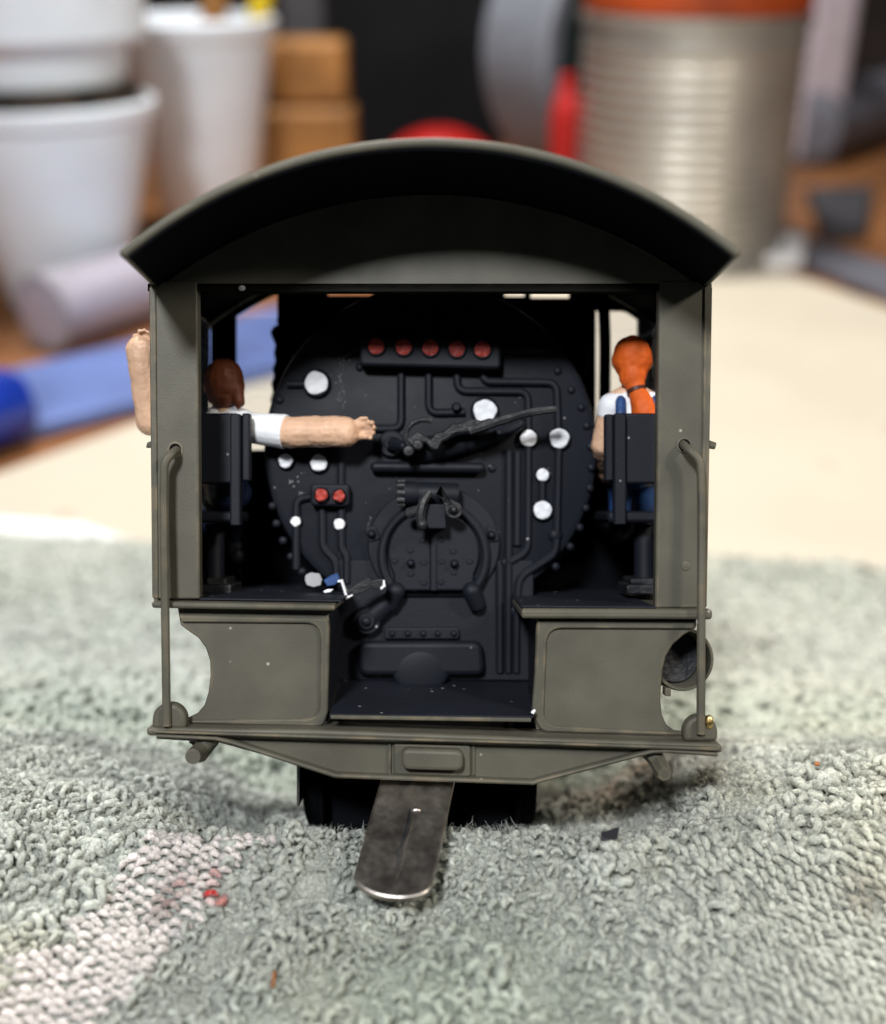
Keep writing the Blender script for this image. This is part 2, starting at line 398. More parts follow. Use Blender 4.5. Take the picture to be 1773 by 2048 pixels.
# ragged edge of peeled paint beside the left front window
b = MB(); pts = [(566, 601)]
for k, (x_, y_) in enumerate([(558,600),(559,628),(553,640),(557,650),(548,652),(541,664),(545,676),(551,690),(548,706),(551,722),(545,738),(549,752),(543,768),(546,784),(541,800),(546,818),(540,835),(545,850),(540,1000)]): pts.append((x_, y_))
pts += [(566, 1000)]
b.prism(XZ(pts, FY-.012), FY-.012, FY-.002); obj('ragged_edge', b, M['inside'], fw)
b = MB(); b.tube(fillet([V(1204, 560, .45), V(1211, 660, .45), V(1210, 800, .45), V(1206, 940, .45)], .1), .014, 10); obj('steam_pipe', b, M['inside'], loco)
b = MB(); b.prism(rpoly(XZ([(1172, 682), (1186, 682), (1184, 720), (1172, 752), (1166, 748)], .38), .008), .38, .41); obj('valve_bracket', b, M['black'], loco, bevel=.004)

# backhead ---------------------------------------------------------
BY = .26
bc = V(862, 900, BY); BR = K(336, BY)
bl, br_ = V(690, 0, BY).x, V(1050, 0, BY).x
zfl = V(0, 1358, BY).z
ang = [math.pi*2*k/72 for k in range(72)]
circ = [(bc.x+BR*math.cos(t), bc.z+BR*math.sin(t)) for t in ang]
b = MB(); b.lathe((bc.x, BY, bc.z), [(BR-.02, 0), (BR-.006, -.006), (BR, -.022), (BR, -.155), (BR-.01, -.158)], n=72)
back = obj('backhead', b, M['black'], loco)
b = MB(); b.prism(XZ([(674, 1120), (1068, 1120), (1068, 1362), (674, 1362)], BY-.004), BY-.004, FY)
obj('firebox_plate', b, M['black'], back, bevel=.004)
b = MB(); b.lathe((bc.x, FY+.022, bc.z-.0), [(BR-.05, 0), (BR-.05, -1.2), (BR-.09, -1.4)], n=48); obj('boiler', b, M['olive'], loco)
def pipe(pts, r=8.5, y=BY-.004, rad=.022, name='pipe', m='black'):
    b = MB(); b.tube(fillet([V(p[0], p[1], y) for p in pts], rad), K(r, y), 10); return obj(name, b, M[m], back)
for pts in ([(803,733),(803,857),(738,857)], [(858,733),(858,826),(930,824)], [(914,733),(915,782),(1056,783),(1057,862)],
            [(966,733),(967,763),(1113,765),(1117,860)], [(1003,699),(1096,700)], [(722,690),(690,712)],
            [(622,993),(594,998),(593,1034)], [(593,1052),(593,1138)], [(645,1010),(646,1098),(673,1120),(673,1166)],
            [(683,1010),(683,1040)], [(683,1058),(684,1098),(694,1112),(694,1166)], [(683,970),(683,925)], [(575,768),(612,768)],
            [(1057,893),(1056,1103),(1016,1125)], [(1035,905),(1034,1090)], [(1018,900),(1017,1345)], [(1000,1130),(1000,1345)],
            [(1118,896),(1114,1066)], [(1114,1078),(1110,1108),(1038,1155),(1034,1222)], [(1034,1222),(1033,1345)],
            [(1085,962),(1085,1000)]):
    pipe(pts)
def knob(px, py, r, y=BY, h=None, name='rivet', n=12, m='black'):
    rr = K(r, y); h = h or rr*.75
    b = MB(); b.lathe(V(px, py, y), [(rr, -.006), (rr, h*.2), (rr*.86, h*.62), (rr*.5, h*.93), (rr*.12, h)], n=n); return obj(name, b, M[m], back)
for px, py in [(1080,712),(1116,742),(1143,780),(1163,815),(1174,852),(1181,893),(1183,935),(1180,976),(1172,1016),(1160,1055),(1141,1093),(1112,1133),
               (545,1012),(553,1047),(566,1081),(582,1113),(604,1143),(553,850),(560,800),(720,735),(985,937)]:
    knob(px, py, 8.5)
for px, py, r in [(1111,1070,15),(1027,1222,11),(1012,1125,11),(722,692,13)]: knob(px, py, r, name='pipe_union')
# manifold with red gauges
def rbox(name, pts, y0, y1, m, parent, rad=.012, bev=.006):
    b = MB(); b.prism(rpoly(XZ(pts, y0), rad), y0, y1); return obj(name, b, M[m], parent, bevel=bev, seg=3)
rbox('gauge_manifold', [(720,671),(1004,677),(1003,738),(719,731)], BY-.045, BY+.001, 'black', back, .012, .007)
def gauge(px, py, r, y, m, name, wob=.05, sq=(1, 1), h=.012):
    """painted dial: a dark raised bezel and a slightly uneven dab of paint"""
    b = MB(); c = V(px, py, y); rr = K(r, y)
    b.cur = 0; b.lathe(c, [(rr*1.28, -.004), (rr*1.26, h*.7), (rr*1.12, h), (rr*.95, h*.8)], n=24)
    b.cur = 1
    n = 28; ph = random.random()*6; vs = []; fs = []
    for j, (q, hh) in enumerate(((1.04, h*.72), (.98, h*1.12), (.80, h*1.24), (.4, h*1.16))):
        for k in range(n):
            t = 2*math.pi*k/n
            rw = rr*q*(1 + wob*(math.sin(3*t+ph)+.7*math.sin(5*t+2.1*ph)+.4*math.sin(8*t+ph*3)))
            vs.append((c.x+rw*sq[0]*math.cos(t), c.y-hh-(.0012*math.sin(4*t+ph) if j > 1 else 0), c.z+rw*sq[1]*math.sin(t)))
    for j in range(3):
        for k in range(n): fs.append((j*n+k, j*n+(k+1) % n, (j+1)*n+(k+1) % n, (j+1)*n+k))
    fs.append(tuple(3*n+k for k in range(n)))
    b.add(vs, fs); return obj(name, b, [M['black'], M[m]], back)
for px, py in [(753,693),(808,694.5),(861,696),(914,698),(965,699)]: gauge(px, py, 16, BY-.045, 'red', 'red_gauge', .03, h=.006)
for px, py, r, wob in [(634,767,23,.035),(970,823,23,.04),(1057,877,16.5,.02),(1118,877,19.5,.04),(1085,950,12.5,.02),(1085,1020,18,.02),(573,922,14,.05),(639,926,16.5,.04),(593,1043,10,.02),(680,1048,11,.02)]:
    g = gauge(px, py, r, BY, 'white', 'white_gauge', wob)
rbox('gauge_box', [(621,967),(700,968),(699,1013),(621,1012)], BY-.034, BY+.001, 'black', back, .010, .006)
gauge(644, 990, 12.5, BY-.034, 'red', 'red_gauge', .05); gauge(679.5, 992, 11.5, BY-.034, 'red', 'red_gauge', .07)
# grab rod
b = MB(); pr = fillet([V(752, 934, BY-.02), V(960, 936, BY-.02)], .01)
b.cap(pr[0], K(11, BY), pr[-1], K(11, BY), 12); obj('grab_rod', b, M['black'], back)
# fire door ---------------------------------------------------------
def ell(cx, cy, rx, ry, t0, t1, n, y): return [V(cx+rx*math.cos(R(t0+(t1-t0)*k/n)), cy-ry*math.sin(R(t0+(t1-t0)*k/n)), y) for k in range(n+1)]
pl = [(p.x, p.z) for p in ell(868, 1090, 132, 118, -38, 218, 40, BY)]
b = MB(); b.prism(pl, BY-.016, BY); obj('door_plate', b, M['black'], back, bevel=.004)
for lug in ([(728,1056),(752,1050),(762,1078),(738,1086)], [(972,1052),(994,1056),(1000,1082),(978,1086)]): rbox('plate_lug', lug, BY-.020, BY-.001, 'black', back, .006, .003)
for s_, x0 in ((-1, 864), (1, 869)):
    c = [(864 if s_ < 0 else 869, 1178)] + [(868+s_*92*math.sin(R(t)), 1108-96*math.cos(R(t))) for t in range(178-90+30, 2, -6)] + [(x0, 1013)]
    c = [(x0, 1180), (868+s_*78, 1180)] + [(868+s_*(91*math.sin(R(t))), 1106-86*math.cos(R(t))) for t in range(118, 4, -6)] + [(x0, 1022)]
    b = MB(); b.prism(XZ(c, BY), BY-.030, BY-.012); obj('fire_door', b, M['black'], back, bevel=.005)
b = MB(); b.box(V(861, 0, BY).x, V(875, 0, BY).x, BY-.034, BY-.014, V(0, 1180, BY).z, V(0, 1060, BY).z); obj('door_strip', b, M['black'], back, bevel=.003)
for s_ in (-1, 1):
    pts = [V(868+s_*(104*math.sin(R(t))), 1112-104*math.cos(R(t)), BY-.026) for t in range(28, 136, 6)]
    b = MB(); b.tube(pts, K(9.5, BY), 10); obj('door_ring', b, M['black'], back)
    c = V(868+s_*76, 1182, BY-.03)
    b = MB(); b.cap(c, K(19, BY), c+Vector((s_*.012, .01, -.03)), K(17, BY), 14); obj('door_hinge', b, M['black'], back)
b = MB(); b.prism(XZ([(788, 1176), (950, 1176), (950, 1192), (788, 1192)], BY), BY-.012, BY+.0); obj('door_ledge_shade', b, M['inside'], back)  # near-black strip paints the shadow below the fire door
def dimple(px, py, r=6.5):
    b = MB(); c = V(px, py, BY-.030); rr = K(r, BY)
    b.lathe(c, [(rr*1.25, -.001), (rr*1.15, .0022), (rr*.85, .0026), (rr*.7, -.003), (rr*.3, -.0035)], n=12); obj('dimple', b, M['black'], back)
for p in [(845,1079),(883,1078),(821,1099),(907,1101),(790,1120),(848,1123),(884,1121),(940,1121),(822,1146),(908,1143),(848,1164),(882,1162)]: dimple(*p)
for p in [(822,1126),(909,1127)]: knob(*p, 8.5, BY-.030, .022, name='door_bolt')
for p in [(744,1068),(983,1070)]: knob(*p, 9, BY-.016, .022, name='plate_bolt')
# air cylinder and linkage over the door
b = MB(); c0, c1 = V(806, 986, BY-.045), V(918, 990, BY-.045)
b.lathe(c0, [(K(22,BY),0),(K(24,BY),.003),(K(24,BY),.03),(K(22,BY),.034),(K(23,BY),.037),(K(23,BY),(c1-c0).length-.004),(K(21,BY),(c1-c0).length)], axis=c1-c0, n=24); obj('air_cylinder', b, M['black'], back)
for k in range(5):
    t = R(-70+35*k); b = MB(); b.lathe(c0+Vector((-.001, -.024*math.cos(t), .026*math.sin(t))), [(.006,-.006),(.006,.010),(.003,.013)], axis=(-1,0,0), n=8); obj('cylinder_bolt', b, M['worn'], back)
rbox('valve_block', [(846,1008),(893,1008),(893,1058),(846,1058)], BY-.085, BY-.03, 'black', back, .004, .004)
b = MB(); b.tube([V(859, 984, BY-.095), V(848, 1002, BY-.1), V(842, 1022, BY-.1), V(842, 1046, BY-.098)], [.008, .010, .011, .010], 8); b.ball(V(845, 1050, BY-.098), .012); obj('door_crank', b, M['worn'], back)
b = MB(); b.cap(V(838, 1020, BY-.095), .011, V(820, 1026, BY-.085), .012, 10); obj('crank_arm', b, M['worn'], back)
c = V(908, 1020, BY-.09); tip = V(879, 984, BY-.09); pts = []
d_ = (Vector((tip.x, tip.z))-Vector((c.x, c.z))); a0 = math.atan2(d_.y, d_.x)
for k in range(17): t = a0+R(75)+R(210)*k/16; pts.append((c.x+K(17, BY)*math.cos(t), c.z+K(17, BY)*math.sin(t)))
pts += [(tip.x-.003, tip.z-.003), (tip.x+.002, tip.z+.006)]
b = MB(); b.prism(pts, BY-.095, BY-.078); obj('door_lever', b, M['worn'], back, bevel=.003)
knob(908, 1020, 9, BY-.094, .014, name='lever_bolt', n=6, m='worn'); knob(908, 1020, 13, BY-.092, .006, name='lever_washer', m='worn')
# lower backhead
rbox('ash_pan', [(716,1283),(966,1283),(972,1352),(716,1352)], BY-.035, BY-.003, 'black', back, .022, .012)
b = MB(); b.ball(V(842, 1340, BY-.030), K(56, BY), 24, 14, (1, .13, .82)); obj('pan_dome', b, M['black'], back)
rbox('rivet_strip', [(768,1255),(920,1255),(920,1279),(768,1279)], BY-.016, BY-.003, 'black', back, .008, .004)
for px in (785, 816, 847, 876, 908): knob(px, 1267, 6.5, BY-.016, .008)
b = MB(); b.lathe(V(735, 1240, BY-.01), [(K(28,BY),0),(K(28,BY),.018),(K(25,BY),.022),(K(18,BY),.022),(K(17,BY),.030),(K(15,BY),.032),(K(9,BY),.032),(K(7,BY),.042),(K(2,BY),.045)], n=24); obj('pipe_flange', b, M['black'], back)
b = MB(); b.tube([V(742, 1236, BY-.012), V(768, 1212, BY-.02), V(790, 1190, BY-.02)], [K(24,BY), K(20,BY), K(16,BY)], 12); obj('drain_elbow', b, M['black'], back)
def flecks(name, spots, m, y=BY-.0015):
    b = MB()
    for px, py, r in spots:
        c_ = V(px, py, y); k_ = K(r, y); n_ = 5; a0 = random.random()*6
        b.lathe(c_, [(k_, -.001), (k_*random.uniform(.6, .9), .0015)], n=n_)
    o = obj(name, b, M[m], back); o['kind'] = 'stuff'; return o
sp = [(683+random.gauss(0, 3.2)+(.06*(k-20)), 708+k*2.6, random.uniform(.5, 1.5)) for k in range(44) if random.random() < .8]
sp += [(random.gauss(585, 10), random.gauss(962, 6), random.uniform(.6, 1.8)) for k in range(14)] + [(random.gauss(600, 4), random.gauss(987, 3), random.uniform(.8, 2)) for k in range(7)]
sp += [(random.uniform(600, 1150), random.uniform(760, 1180), random.uniform(.5, 1.3)) for k in range(40)]
sp += [(735+.5*k+random.gauss(0, 1), 1064-3.5*k+.1*k*k+random.gauss(0, 1.5), random.uniform(.5, 1.2)) for k in range(16)] + [(950+3.2*k+random.gauss(0, 1), 1012+3.4*k+random.gauss(0, 2), random.uniform(.5, 1.3)) for k in range(16)]
sp = [q for q in sp if math.hypot(q[0]-862, q[1]-900) < 300]
flecks('paint_flecks', sp, 'ink')
# regulator
b = MB(); b.lathe(V(784, 888, BY), [(K(27,BY),0),(K(27,BY),.012),(K(24,BY),.016),(K(14,BY),.016),(K(13,BY),.034),(K(11,BY),.036)], n=24); obj('regulator_flange', b, M['black'], back)
b = MB(); b.cap(V(788, 888, BY-.03), .016, V(806, 892, BY-.06), .010, 10); obj('regulator_spindle', b, M['black'], back)
Q = BY-.085
b = MB(); b.prism(XZ([(812,880),(836,862),(846,868),(862,880),(872,866),(888,862),(905,848),(925,846),(946,838),(962,842),(982,836),(990,846),(976,862),(958,872),(950,860),(930,866),(912,868),(898,878),(886,884),(876,902),(862,900),(852,886),(838,884),(824,894)], Q), Q-.012, Q); obj('regulator_quadrant', b, M['worn'], back, bevel=.004)
b = MB(); b.tube([V(824+38*math.cos(R(t))+26, 866-34*math.sin(R(t))+8, Q-.004) for t in range(178, 58, -10)], .0055, 8); obj('quadrant_arc', b, M['worn'], back)
b = MB(); b.tube(fillet([V(940, 862, Q-.02), V(1000, 842, Q-.03), V(1060, 824, Q-.035), V(1113, 818, Q-.035)], .03), [.010]*6+[.009]*6+[.008]*2, 8); obj('regulator_handle', b, M['worn'], back)
for p in ((818, 902), (836, 890)):
    c = V(*p, Q); b = MB(); b.lathe(c, [(.012,-.05),(.012,.010),(.009,.014),(.002,.015)], n=12); obj('linkage_pin', b, M['worn'], back)
b = MB(); b.cap(V(850, 900, BY-.03), .03, V(930, 885, BY-.03), .024, 12); b.cap(V(930, 885, BY-.03), .024, V(1000, 865, BY-.02), .02, 12); obj('throttle_housing', b, M['black'], back)
b = MB(); b.cap(V(1000, 868, BY-.035), .017, V(1040, 848, BY-.03), .013, 10); obj('throttle_stem', b, M['black'], back)
b = MB(); b.lathe(V(913, 816, BY), [(K(10,BY),0),(K(10,BY),.02),(K(6,BY),.028)], n=14); obj('pipe_union', b, M['black'], back)

# decks, floor --------------------------------------------------------
def slabpx(name, x0, x1, yt0, y0, y1, th, m, parent, bev=.004, skew=0, x0b=None, x1b=None):
    """deck whose front top edge runs from (x0,yt0) to (x1,yt0+skew) and which goes back level"""
    a, c = V(x0, yt0, y0), V(x1, yt0+skew, y0)
    ab = Vector((a.x if x0b is None else x0b, y1, a.z)); cb = Vector((c.x if x1b is None else x1b, y1, c.z))
    b = MB(); dz = Vector((0, 0, -th))
    b.add([a, c, cb, ab, a+dz, c+dz, cb+dz, ab+dz], [(0,1,2,3),(7,6,5,4),(0,4,5,1),(1,5,6,2),(2,6,7,3),(3,7,4,0)])
    return obj(name, b, M[m], parent, bevel=bev)
dk = slabpx('deck_shelf', 303, 671, 1203, -.030, FY-.002, .013, 'olive', loco, .005, skew=6)
slabpx('deck_surface', 392, 683, 1196, .006, FY-.004, .004, 'floor', dk, .001, skew=4)
dk = slabpx('deck_shelf', 1043, 1426, 1217, -.032, FY-.002, .020, 'olive', loco, .006, skew=2)
slabpx('deck_surface', 1042, 1312, 1211, -.020, FY-.004, .004, 'floor', dk, .001, skew=2)
a_, c_ = V(660, 1428, -.035), V(1066, 1432, -.035); a2, c2 = V(682, 1358, BY+.01), V(1056, 1362, BY+.01); dz = Vector((0, 0, -.004))
b = MB(); b.add([a_, c_, c2, a2, a_+dz, c_+dz, c2+dz, a2+dz], [(0,1,2,3),(7,6,5,4),(0,4,5,1),(1,5,6,2),(2,6,7,3),(3,7,4,0)]); obj('cab_floor', b, M['floor'], loco)
slabpx('floor_lip', 661, 1063, 1430.5, -.040, .03, .008, 'olive', loco, .002, skew=6)
# inner box sides under the shelves
for x0, x1, pyt in ((650, 659, 1222), (1074, 1083, 1240)):
    p0, p1 = V(x0, pyt, .02), V(x1, 1440, .02)
    b = MB(); b.box(p0.x, p1.x, .012, FY, p1.z, p0.z); obj('box_side', b, M['floor'], loco)
# rear aprons
LAP = [(358,1230),(655,1236),(659,1262),(655,1420),(650,1450),(372,1442)]
curveL = [(372,1438),(395,1427),(409,1410),(417,1385),(421,1352),(420,1322),(412,1296),(397,1276),(377,1262),(361,1250)]
b = MB(); b.prism(XZ([(355,1213),(657,1219),(660,1262),(656,1425),(648,1446),(640,1451),(372,1444)] + curveL), .0, .016)
apr = obj('rear_apron', b, M['olive'], loco, bevel=.004)
pan = rpoly(XZ([(392,1245),(634,1248),(636,1436),(388,1436)]), [0, .03, .03, 0], 5)
def raised_frame(pts, w_, y0, y1, name, parent, m='olive'):
    b = MB(); b.tube([Vector((p[0], y0, p[1])) for p in pts], w_, 8); return obj(name, b, M[m], parent)
# raised border: top strip, inner strip, bottom strip as one rounded U-shaped moulding
fr = XZ([(362,1238),(646,1242)]); 
def border(outer, innr, name, parent):
    b = MB(); b.prism(outer + innr[::-1], -.008, .001); return obj(name, b, M['olive'], parent, bevel=.0035, seg=2)
oL = rpoly(XZ([(360,1230),(657,1236),(660,1255),(656,1430),(646,1452),(380,1446)]), [0, .006, 0, .012, .01, 0], 4)
iL = rpoly(XZ([(366,1244),(641,1246),(640,1436),(384,1439)]), [0, .03, .03, 0], 6)
border(oL, iL, 'apron_moulding', apr)
curveR = [(1394,1256),(1368,1270),(1346,1290),(1333,1312),(1326,1340),(1323,1372),(1322,1402),(1325,1430),(1334,1450),(1350,1462),(1372,1464)]
b = MB(); b.prism(XZ([(1394,1232)] + curveR + [(1372,1472),(1082,1462),(1070,1446),(1064,1420),(1070,1340),(1074,1230)]), .0, .016)
apr = obj('rear_apron', b, M['olive'], loco, bevel=.004)
oR = rpoly(XZ([(1392,1240),(1074,1239),(1070,1340),(1063,1425),(1084,1462),(1372,1470)]), [0, .006, 0, .02, .012, 0], 4)
iR = rpoly(XZ([(1385,1257),(1094,1256),(1087,1450),(1366,1464)]), [0, .03, .03, 0], 6)
border(oR, iR, 'apron_moulding', apr)

# end beam --------------------------------------------------------------
b = MB(); b.prism(XZ([(306,1446),(640,1450),(1080,1466),(1432,1478),(1434,1496),(1080,1484),(640,1472),(306,1462)]), -.050, .05)
beam = obj('end_beam', b, M['olive'], loco, bevel=.006, seg=3)
b = MB(); b.prism(XZ([(308,1461),(640,1471),(1080,1484),(1437,1495),(1438,1503),(1080,1490),(640,1478),(308,1467)], -.06), -.060, .04); obj('beam_rib', b, M['olive'], beam, bevel=.004)
b = MB(); b.prism(XZ([(313,1470),(640,1480),(1080,1492),(1434,1503),(1434,1508),(1310,1504),(1068,1562),(668,1548),(440,1486),(313,1478)], -.03), -.030, .03); obj('beam_web', b, M['olive'], beam, bevel=.002)
lo = [(312,1476),(430,1482),(462,1490),(655,1552),(670,1557),(1068,1571),(1082,1566),(1306,1508),(1336,1507),(1437,1514)]
up_ = [(312,1468),(432,1474),(466,1482),(660,1544),(672,1548),(1066,1562),(1080,1558),(1304,1500),(1336,1498),(1437,1505)]
b = MB(); b.prism(XZ(up_ + lo[::-1], -.055), -.055, .03); obj('beam_flange', b, M['olive'], beam, bevel=.004)
b = MB(); b.prism(rpoly(XZ([(803,1496),(927,1500),(927,1542),(803,1538)], -.06), .016, 5), -.066, -.028); obj('coupler_boss', b, M['olive'], beam, bevel=.008, seg=3)
b = MB(); b.prism(rpoly(XZ([(788,1486),(942,1490),(942,1554),(788,1549)], -.036), .006, 3), -.040, -.028); obj('boss_plate', b, M['olive'], beam, bevel=.004)
for px in (780, 948):
    b = MB(); b.prism(XZ([(px-3,1486),(px+3,1486),(px+3,1552),(px-3,1550)], -.034), -.036, -.028); obj('web_rib', b, M['olive'], beam, bevel=.002)
for (cx_, cy_, r_) in ((342, 1438, 34), (1399, 1462, 34)):
    pts = XZ([(cx_+r_*math.cos(R(t)), cy_-r_*math.sin(R(t))) for t in range(0, 181, 12)] + [(cx_-r_, cy_+18), (cx_+r_, cy_+18)], -.03)
    b = MB(); b.prism(pts, -.046, -.012); obj('step_lug', b, M['olive'], beam, bevel=.008, seg=3)
b = MB(); b.ball(V(1419, 1444, -.046), .012, 10, 8, (.7, .5, 1.2)); obj('brass_chip', b, M['brass'], beam)
# pins under the beam ends
b = MB(); b.tube([V(420, 1476, -.02), V(404, 1496, -.03), V(388, 1511, -.06), V(386, 1513, -.075)], [.022, .016, .016, .015], 14); obj('brake_pin', b, M['olive'], beam)
b = MB(); b.tube([V(1302, 1502, -.02), V(1316, 1522, -.03), V(1329, 1546, -.06), V(1330, 1549, -.07)], [.020, .017, .018, .013], 7); obj('brake_pin', b, M['olive'], beam)
b = MB(); b.prism(XZ([(440,1484),(412,1520),(400,1524),(388,1488),(378,1482)], .0), -.012, .01); obj('pin_gusset', b, M['olive'], beam, bevel=.003)
# handrails
b = MB(); b.tube(fillet([V(356, 898, .012), V(346, 906, -.035), V(329, 925, -.042), V(328, 1000, -.042), V(334, 1452, -.052)], .03, 6), .0085, 10); obj('handrail', b, M['olive'], loco)
b = MB(); b.tube(fillet([V(1364, 886, .012), V(1374, 896, -.035), V(1402, 920, -.042), V(1404, 1000, -.042), V(1402, 1468, -.052)], .03, 6), .0085, 10); obj('handrail', b, M['olive'], loco)
for p in ((351, 899), (1369, 890)):
    b = MB(); b.lathe(V(*p, -.0015), [(.017, -.001), (.0165, .0012), (.012, .0015), (.0115, -.0005)], n=18, closed=True); obj('handrail_socket', b, M['olive'], loco)
    b = MB(); b.lathe(V(*p, -.0012), [(.0118, -.001), (.0115, .0002)], n=16); obj('socket_hole', b, M['inside'], loco)
b = MB(); b.prism(XZ([(304,880),(292,884),(289,895),(304,893)]), .01, .03); obj('window_catch', b, M['olive'], loco, bevel=.002)
b = MB(); b.tube([V(1414, 888, .02), V(1431, 892, .02)], [.009, .007], 10); obj('window_catch', b, M['olive'], loco)
knob_ = MB(); knob_.lathe(V(1372, 1132, -.001), [(.010, -.001), (.009, .002), (.004, .0028)], n=12); obj('rivet', knob_, M['olive'], loco)
# round pot seen behind the right-hand rail
b = MB(); c = V(1366, 1318, .06)
b.lathe(c, [(K(64,.06), -.10), (K(64,.06), 0), (K(62,.06), .006), (K(57,.06), .006), (K(55,.06), 0), (K(54,.06), -.06), (.004, -.07)], axis=(.12, -1, .05), n=40); pot = obj('steam_pot', b, M['olive'], loco)
b = MB(); b.lathe(c, [(K(53.5,.06), -.058), (K(50,.06), -.05), (.004, -.056)], axis=(.12, -1, .05), n=40); obj('pot_bottom', b, M['worn'], pot)
b = MB(); b.box(V(1325,0,.06).x, V(1337,0,.06).x, .03, .06, V(0,1388,.06).z, V(0,1372,.06).z); obj('pot_foot', b, M['olive'], pot, bevel=.002)
# underframe and wheels, the shade under the beam put into their near-black
b = MB(); b.box(V(664,0,.2).x, V(1020,0,.2).x, .20, .85, V(0,1700,.2).z, V(0,1480,.2).z); b.box(V(640,0,.26).x, V(1044,0,.26).x, .26, .30, V(0,1610,.26).z, V(0,1480,.26).z); uf = obj('underframe', b, M['inside'], loco, bevel=.006)
b = MB(); b.box(V(594,0,.12).x, V(599,0,.12).x, .12, .5, V(0,1612,.12).z, V(0,1530,.12).z); obj('frame_edge', b, M['steel'], uf)
for px, sg in ((628, -1), (1052, 1)):
    for yy in (.33, .72):
        c = V(px, 1500, .2); b = MB(); b.lathe((c.x, yy, -.555), [(.172, -.026), (.178, -.022), (.178, -.016), (.160, -.010), (.157, .018), (.145, .024), (.13, .020), (.05, .024), (.045, .034)], axis=(sg, 0, 0), n=40); obj('wheel', b, M['inside'], loco)
# drawbar: a flat steel bar with a rounded end
b = MB()
p0 = V(838, 1560, .01); p1 = V(787, 1768, -.20)
u = (p1-p0).normalized(); side_ = Vector((1, 0, 0)); side_ = (side_-u*side_.dot(u)).normalized(); nn = side_.cross(u)
if nn.y > 0: nn = -nn
hw = .0735; n = 14; rim = []
rim.append(p0-side_*hw - u*.12); 
ctr = p1
for k in range(n+1):
    t = math.pi*k/n; rim.append(ctr - side_*hw*math.cos(t) + u*hw*.55*math.sin(t))
rim.append(p0+side_*hw - u*.12)
m_ = len(rim); th = nn*.014
b.add([p+th for p in rim] + [p for p in rim], [tuple(range(m_)), tuple(range(2*m_-1, m_-1, -1))] + [(i, i+m_, (i+1) % m_+m_, (i+1) % m_) for i in range(m_)])
db = obj('drawbar', b, M['bar'], loco, bevel=.005, seg=3)
L_ = (p1-p0).length; crease = [(.30, -.002), (.42, .001), (.52, .003), (.63, .001), (.75, -.001), (.86, .002), (.97, .0)]
b = MB(); b.tube([p0+u*L_*t_+th*.86+side_*o_ for t_, o_ in crease], [.0015, .0035, .0045, .0035, .004, .0035, .0015], 8); obj('drawbar_crease', b, M['worn'], db)
b = MB(); b.tube([p0+u*L_*t_+th*.93+side_*(o_+.0065) for t_, o_ in crease], [.001, .0025, .003, .003, .0025, .003, .0015], 8); obj('drawbar_ridge', b, M['bar'], db)
b = MB(); b.ball(p0+u*L_*.36+side_*.012+th*.9, .009, 10, 8, (1.2, .4, .8)); obj('drawbar_burr', b, M['bar'], db)

# seats ----------------------------------------------------------------
def seat(xs, flip):
    r_ = MB(); 
    a, c = V(xs[0], 826, .15), V(xs[1], 968, .15)
    r_.box(a.x, c.x, .15, .185, c.z, a.z)
    s_ = obj('crew_seat', r_, M['black'], loco, bevel=.006)
    return s_
s1 = seat((398, 478), 0)
for x0, x1, y0, y1, dep in ((460, 481, 827, 1052, .128), (484, 500, 826, 962, .14)):
    b = MB(); p, q = V(x0, y0, dep), V(x1, y1, dep); b.box(p.x, q.x, dep, dep+.03, q.z, p.z); obj('seat_rail', b, M['black'], s1, bevel=.004)
def rest(s1, xs, ped, base):
    b = MB(); p, q = V(xs[0], 1022, .15), V(xs[1], 1046, .15); b.box(p.x, q.x, .15, .42, q.z, p.z); obj('seat_cushion', b, M['black'], s1, bevel=.008)
    c = V((ped[0]+ped[1])/2, 1046, .24); zb_ = V(0, 1203, 0).z+.01
    rr = K((ped[1]-ped[0])/2, .24); b = MB(); b.lathe((c.x, .24, zb_), [(rr*1.05, 0), (rr, .02), (rr*.95, c.z-zb_-.001)], axis=(0,0,1), n=20); obj('pedestal', b, M['black'], s1)
    p, q = V(base[0], 1166, .17), V(base[1], 1190, .17); b = MB(); b.box(p.x, q.x, .17, .30, q.z+.002, q.z+.022); b.box(p.x+.01, q.x-.012, .18, .29, q.z+.022, q.z+.035); obj('seat_foot', b, M['worn'], s1, bevel=.003)
rest(s1, (396, 470), (410, 450), (402, 462))
s2 = seat((1244, 1336), 1)
for x0, x1, y0, y1, dep in ((1211, 1228, 828, 962, .14), (1229, 1254, 826, 1050, .128)):
    b = MB(); p, q = V(x0, y0, dep), V(x1, y1, dep); b.box(p.x, q.x, dep, dep+.03, q.z, p.z); obj('seat_rail', b, M['black'], s2, bevel=.004)
rest(s2, (1216, 1330), (1268, 1310), (1254, 1332))

# ------------------------------------------------------------------ the two seated figures
def voxel(name, mb, m, parent, vs=.003, sm=4, disp=.0):
    me = bpy.data.meshes.new(name); me.from_pydata(mb.v, [], mb.f); me.materials.append(m)
    o = bpy.data.objects.new(name, me); COL.objects.link(o); o.parent = parent
    bm = bmesh.new(); bm.from_mesh(me); bmesh.ops.recalc_face_normals(bm, faces=bm.faces[:]); bm.to_mesh(me); bm.free()
    r_ = o.modifiers.new("remesh", 'REMESH'); r_.mode = 'VOXEL'; r_.voxel_size = vs; r_.use_smooth_shade = True
    s_ = o.modifiers.new("smooth", 'SMOOTH'); s_.iterations = sm; s_.factor = .5
    if disp:
        tx = bpy.data.textures.new("clay", 'CLOUDS'); tx.noise_scale = .03
        d = o.modifiers.new("clay", 'DISPLACE'); d.texture = tx; d.strength = disp; d.mid_level = .5
    return o
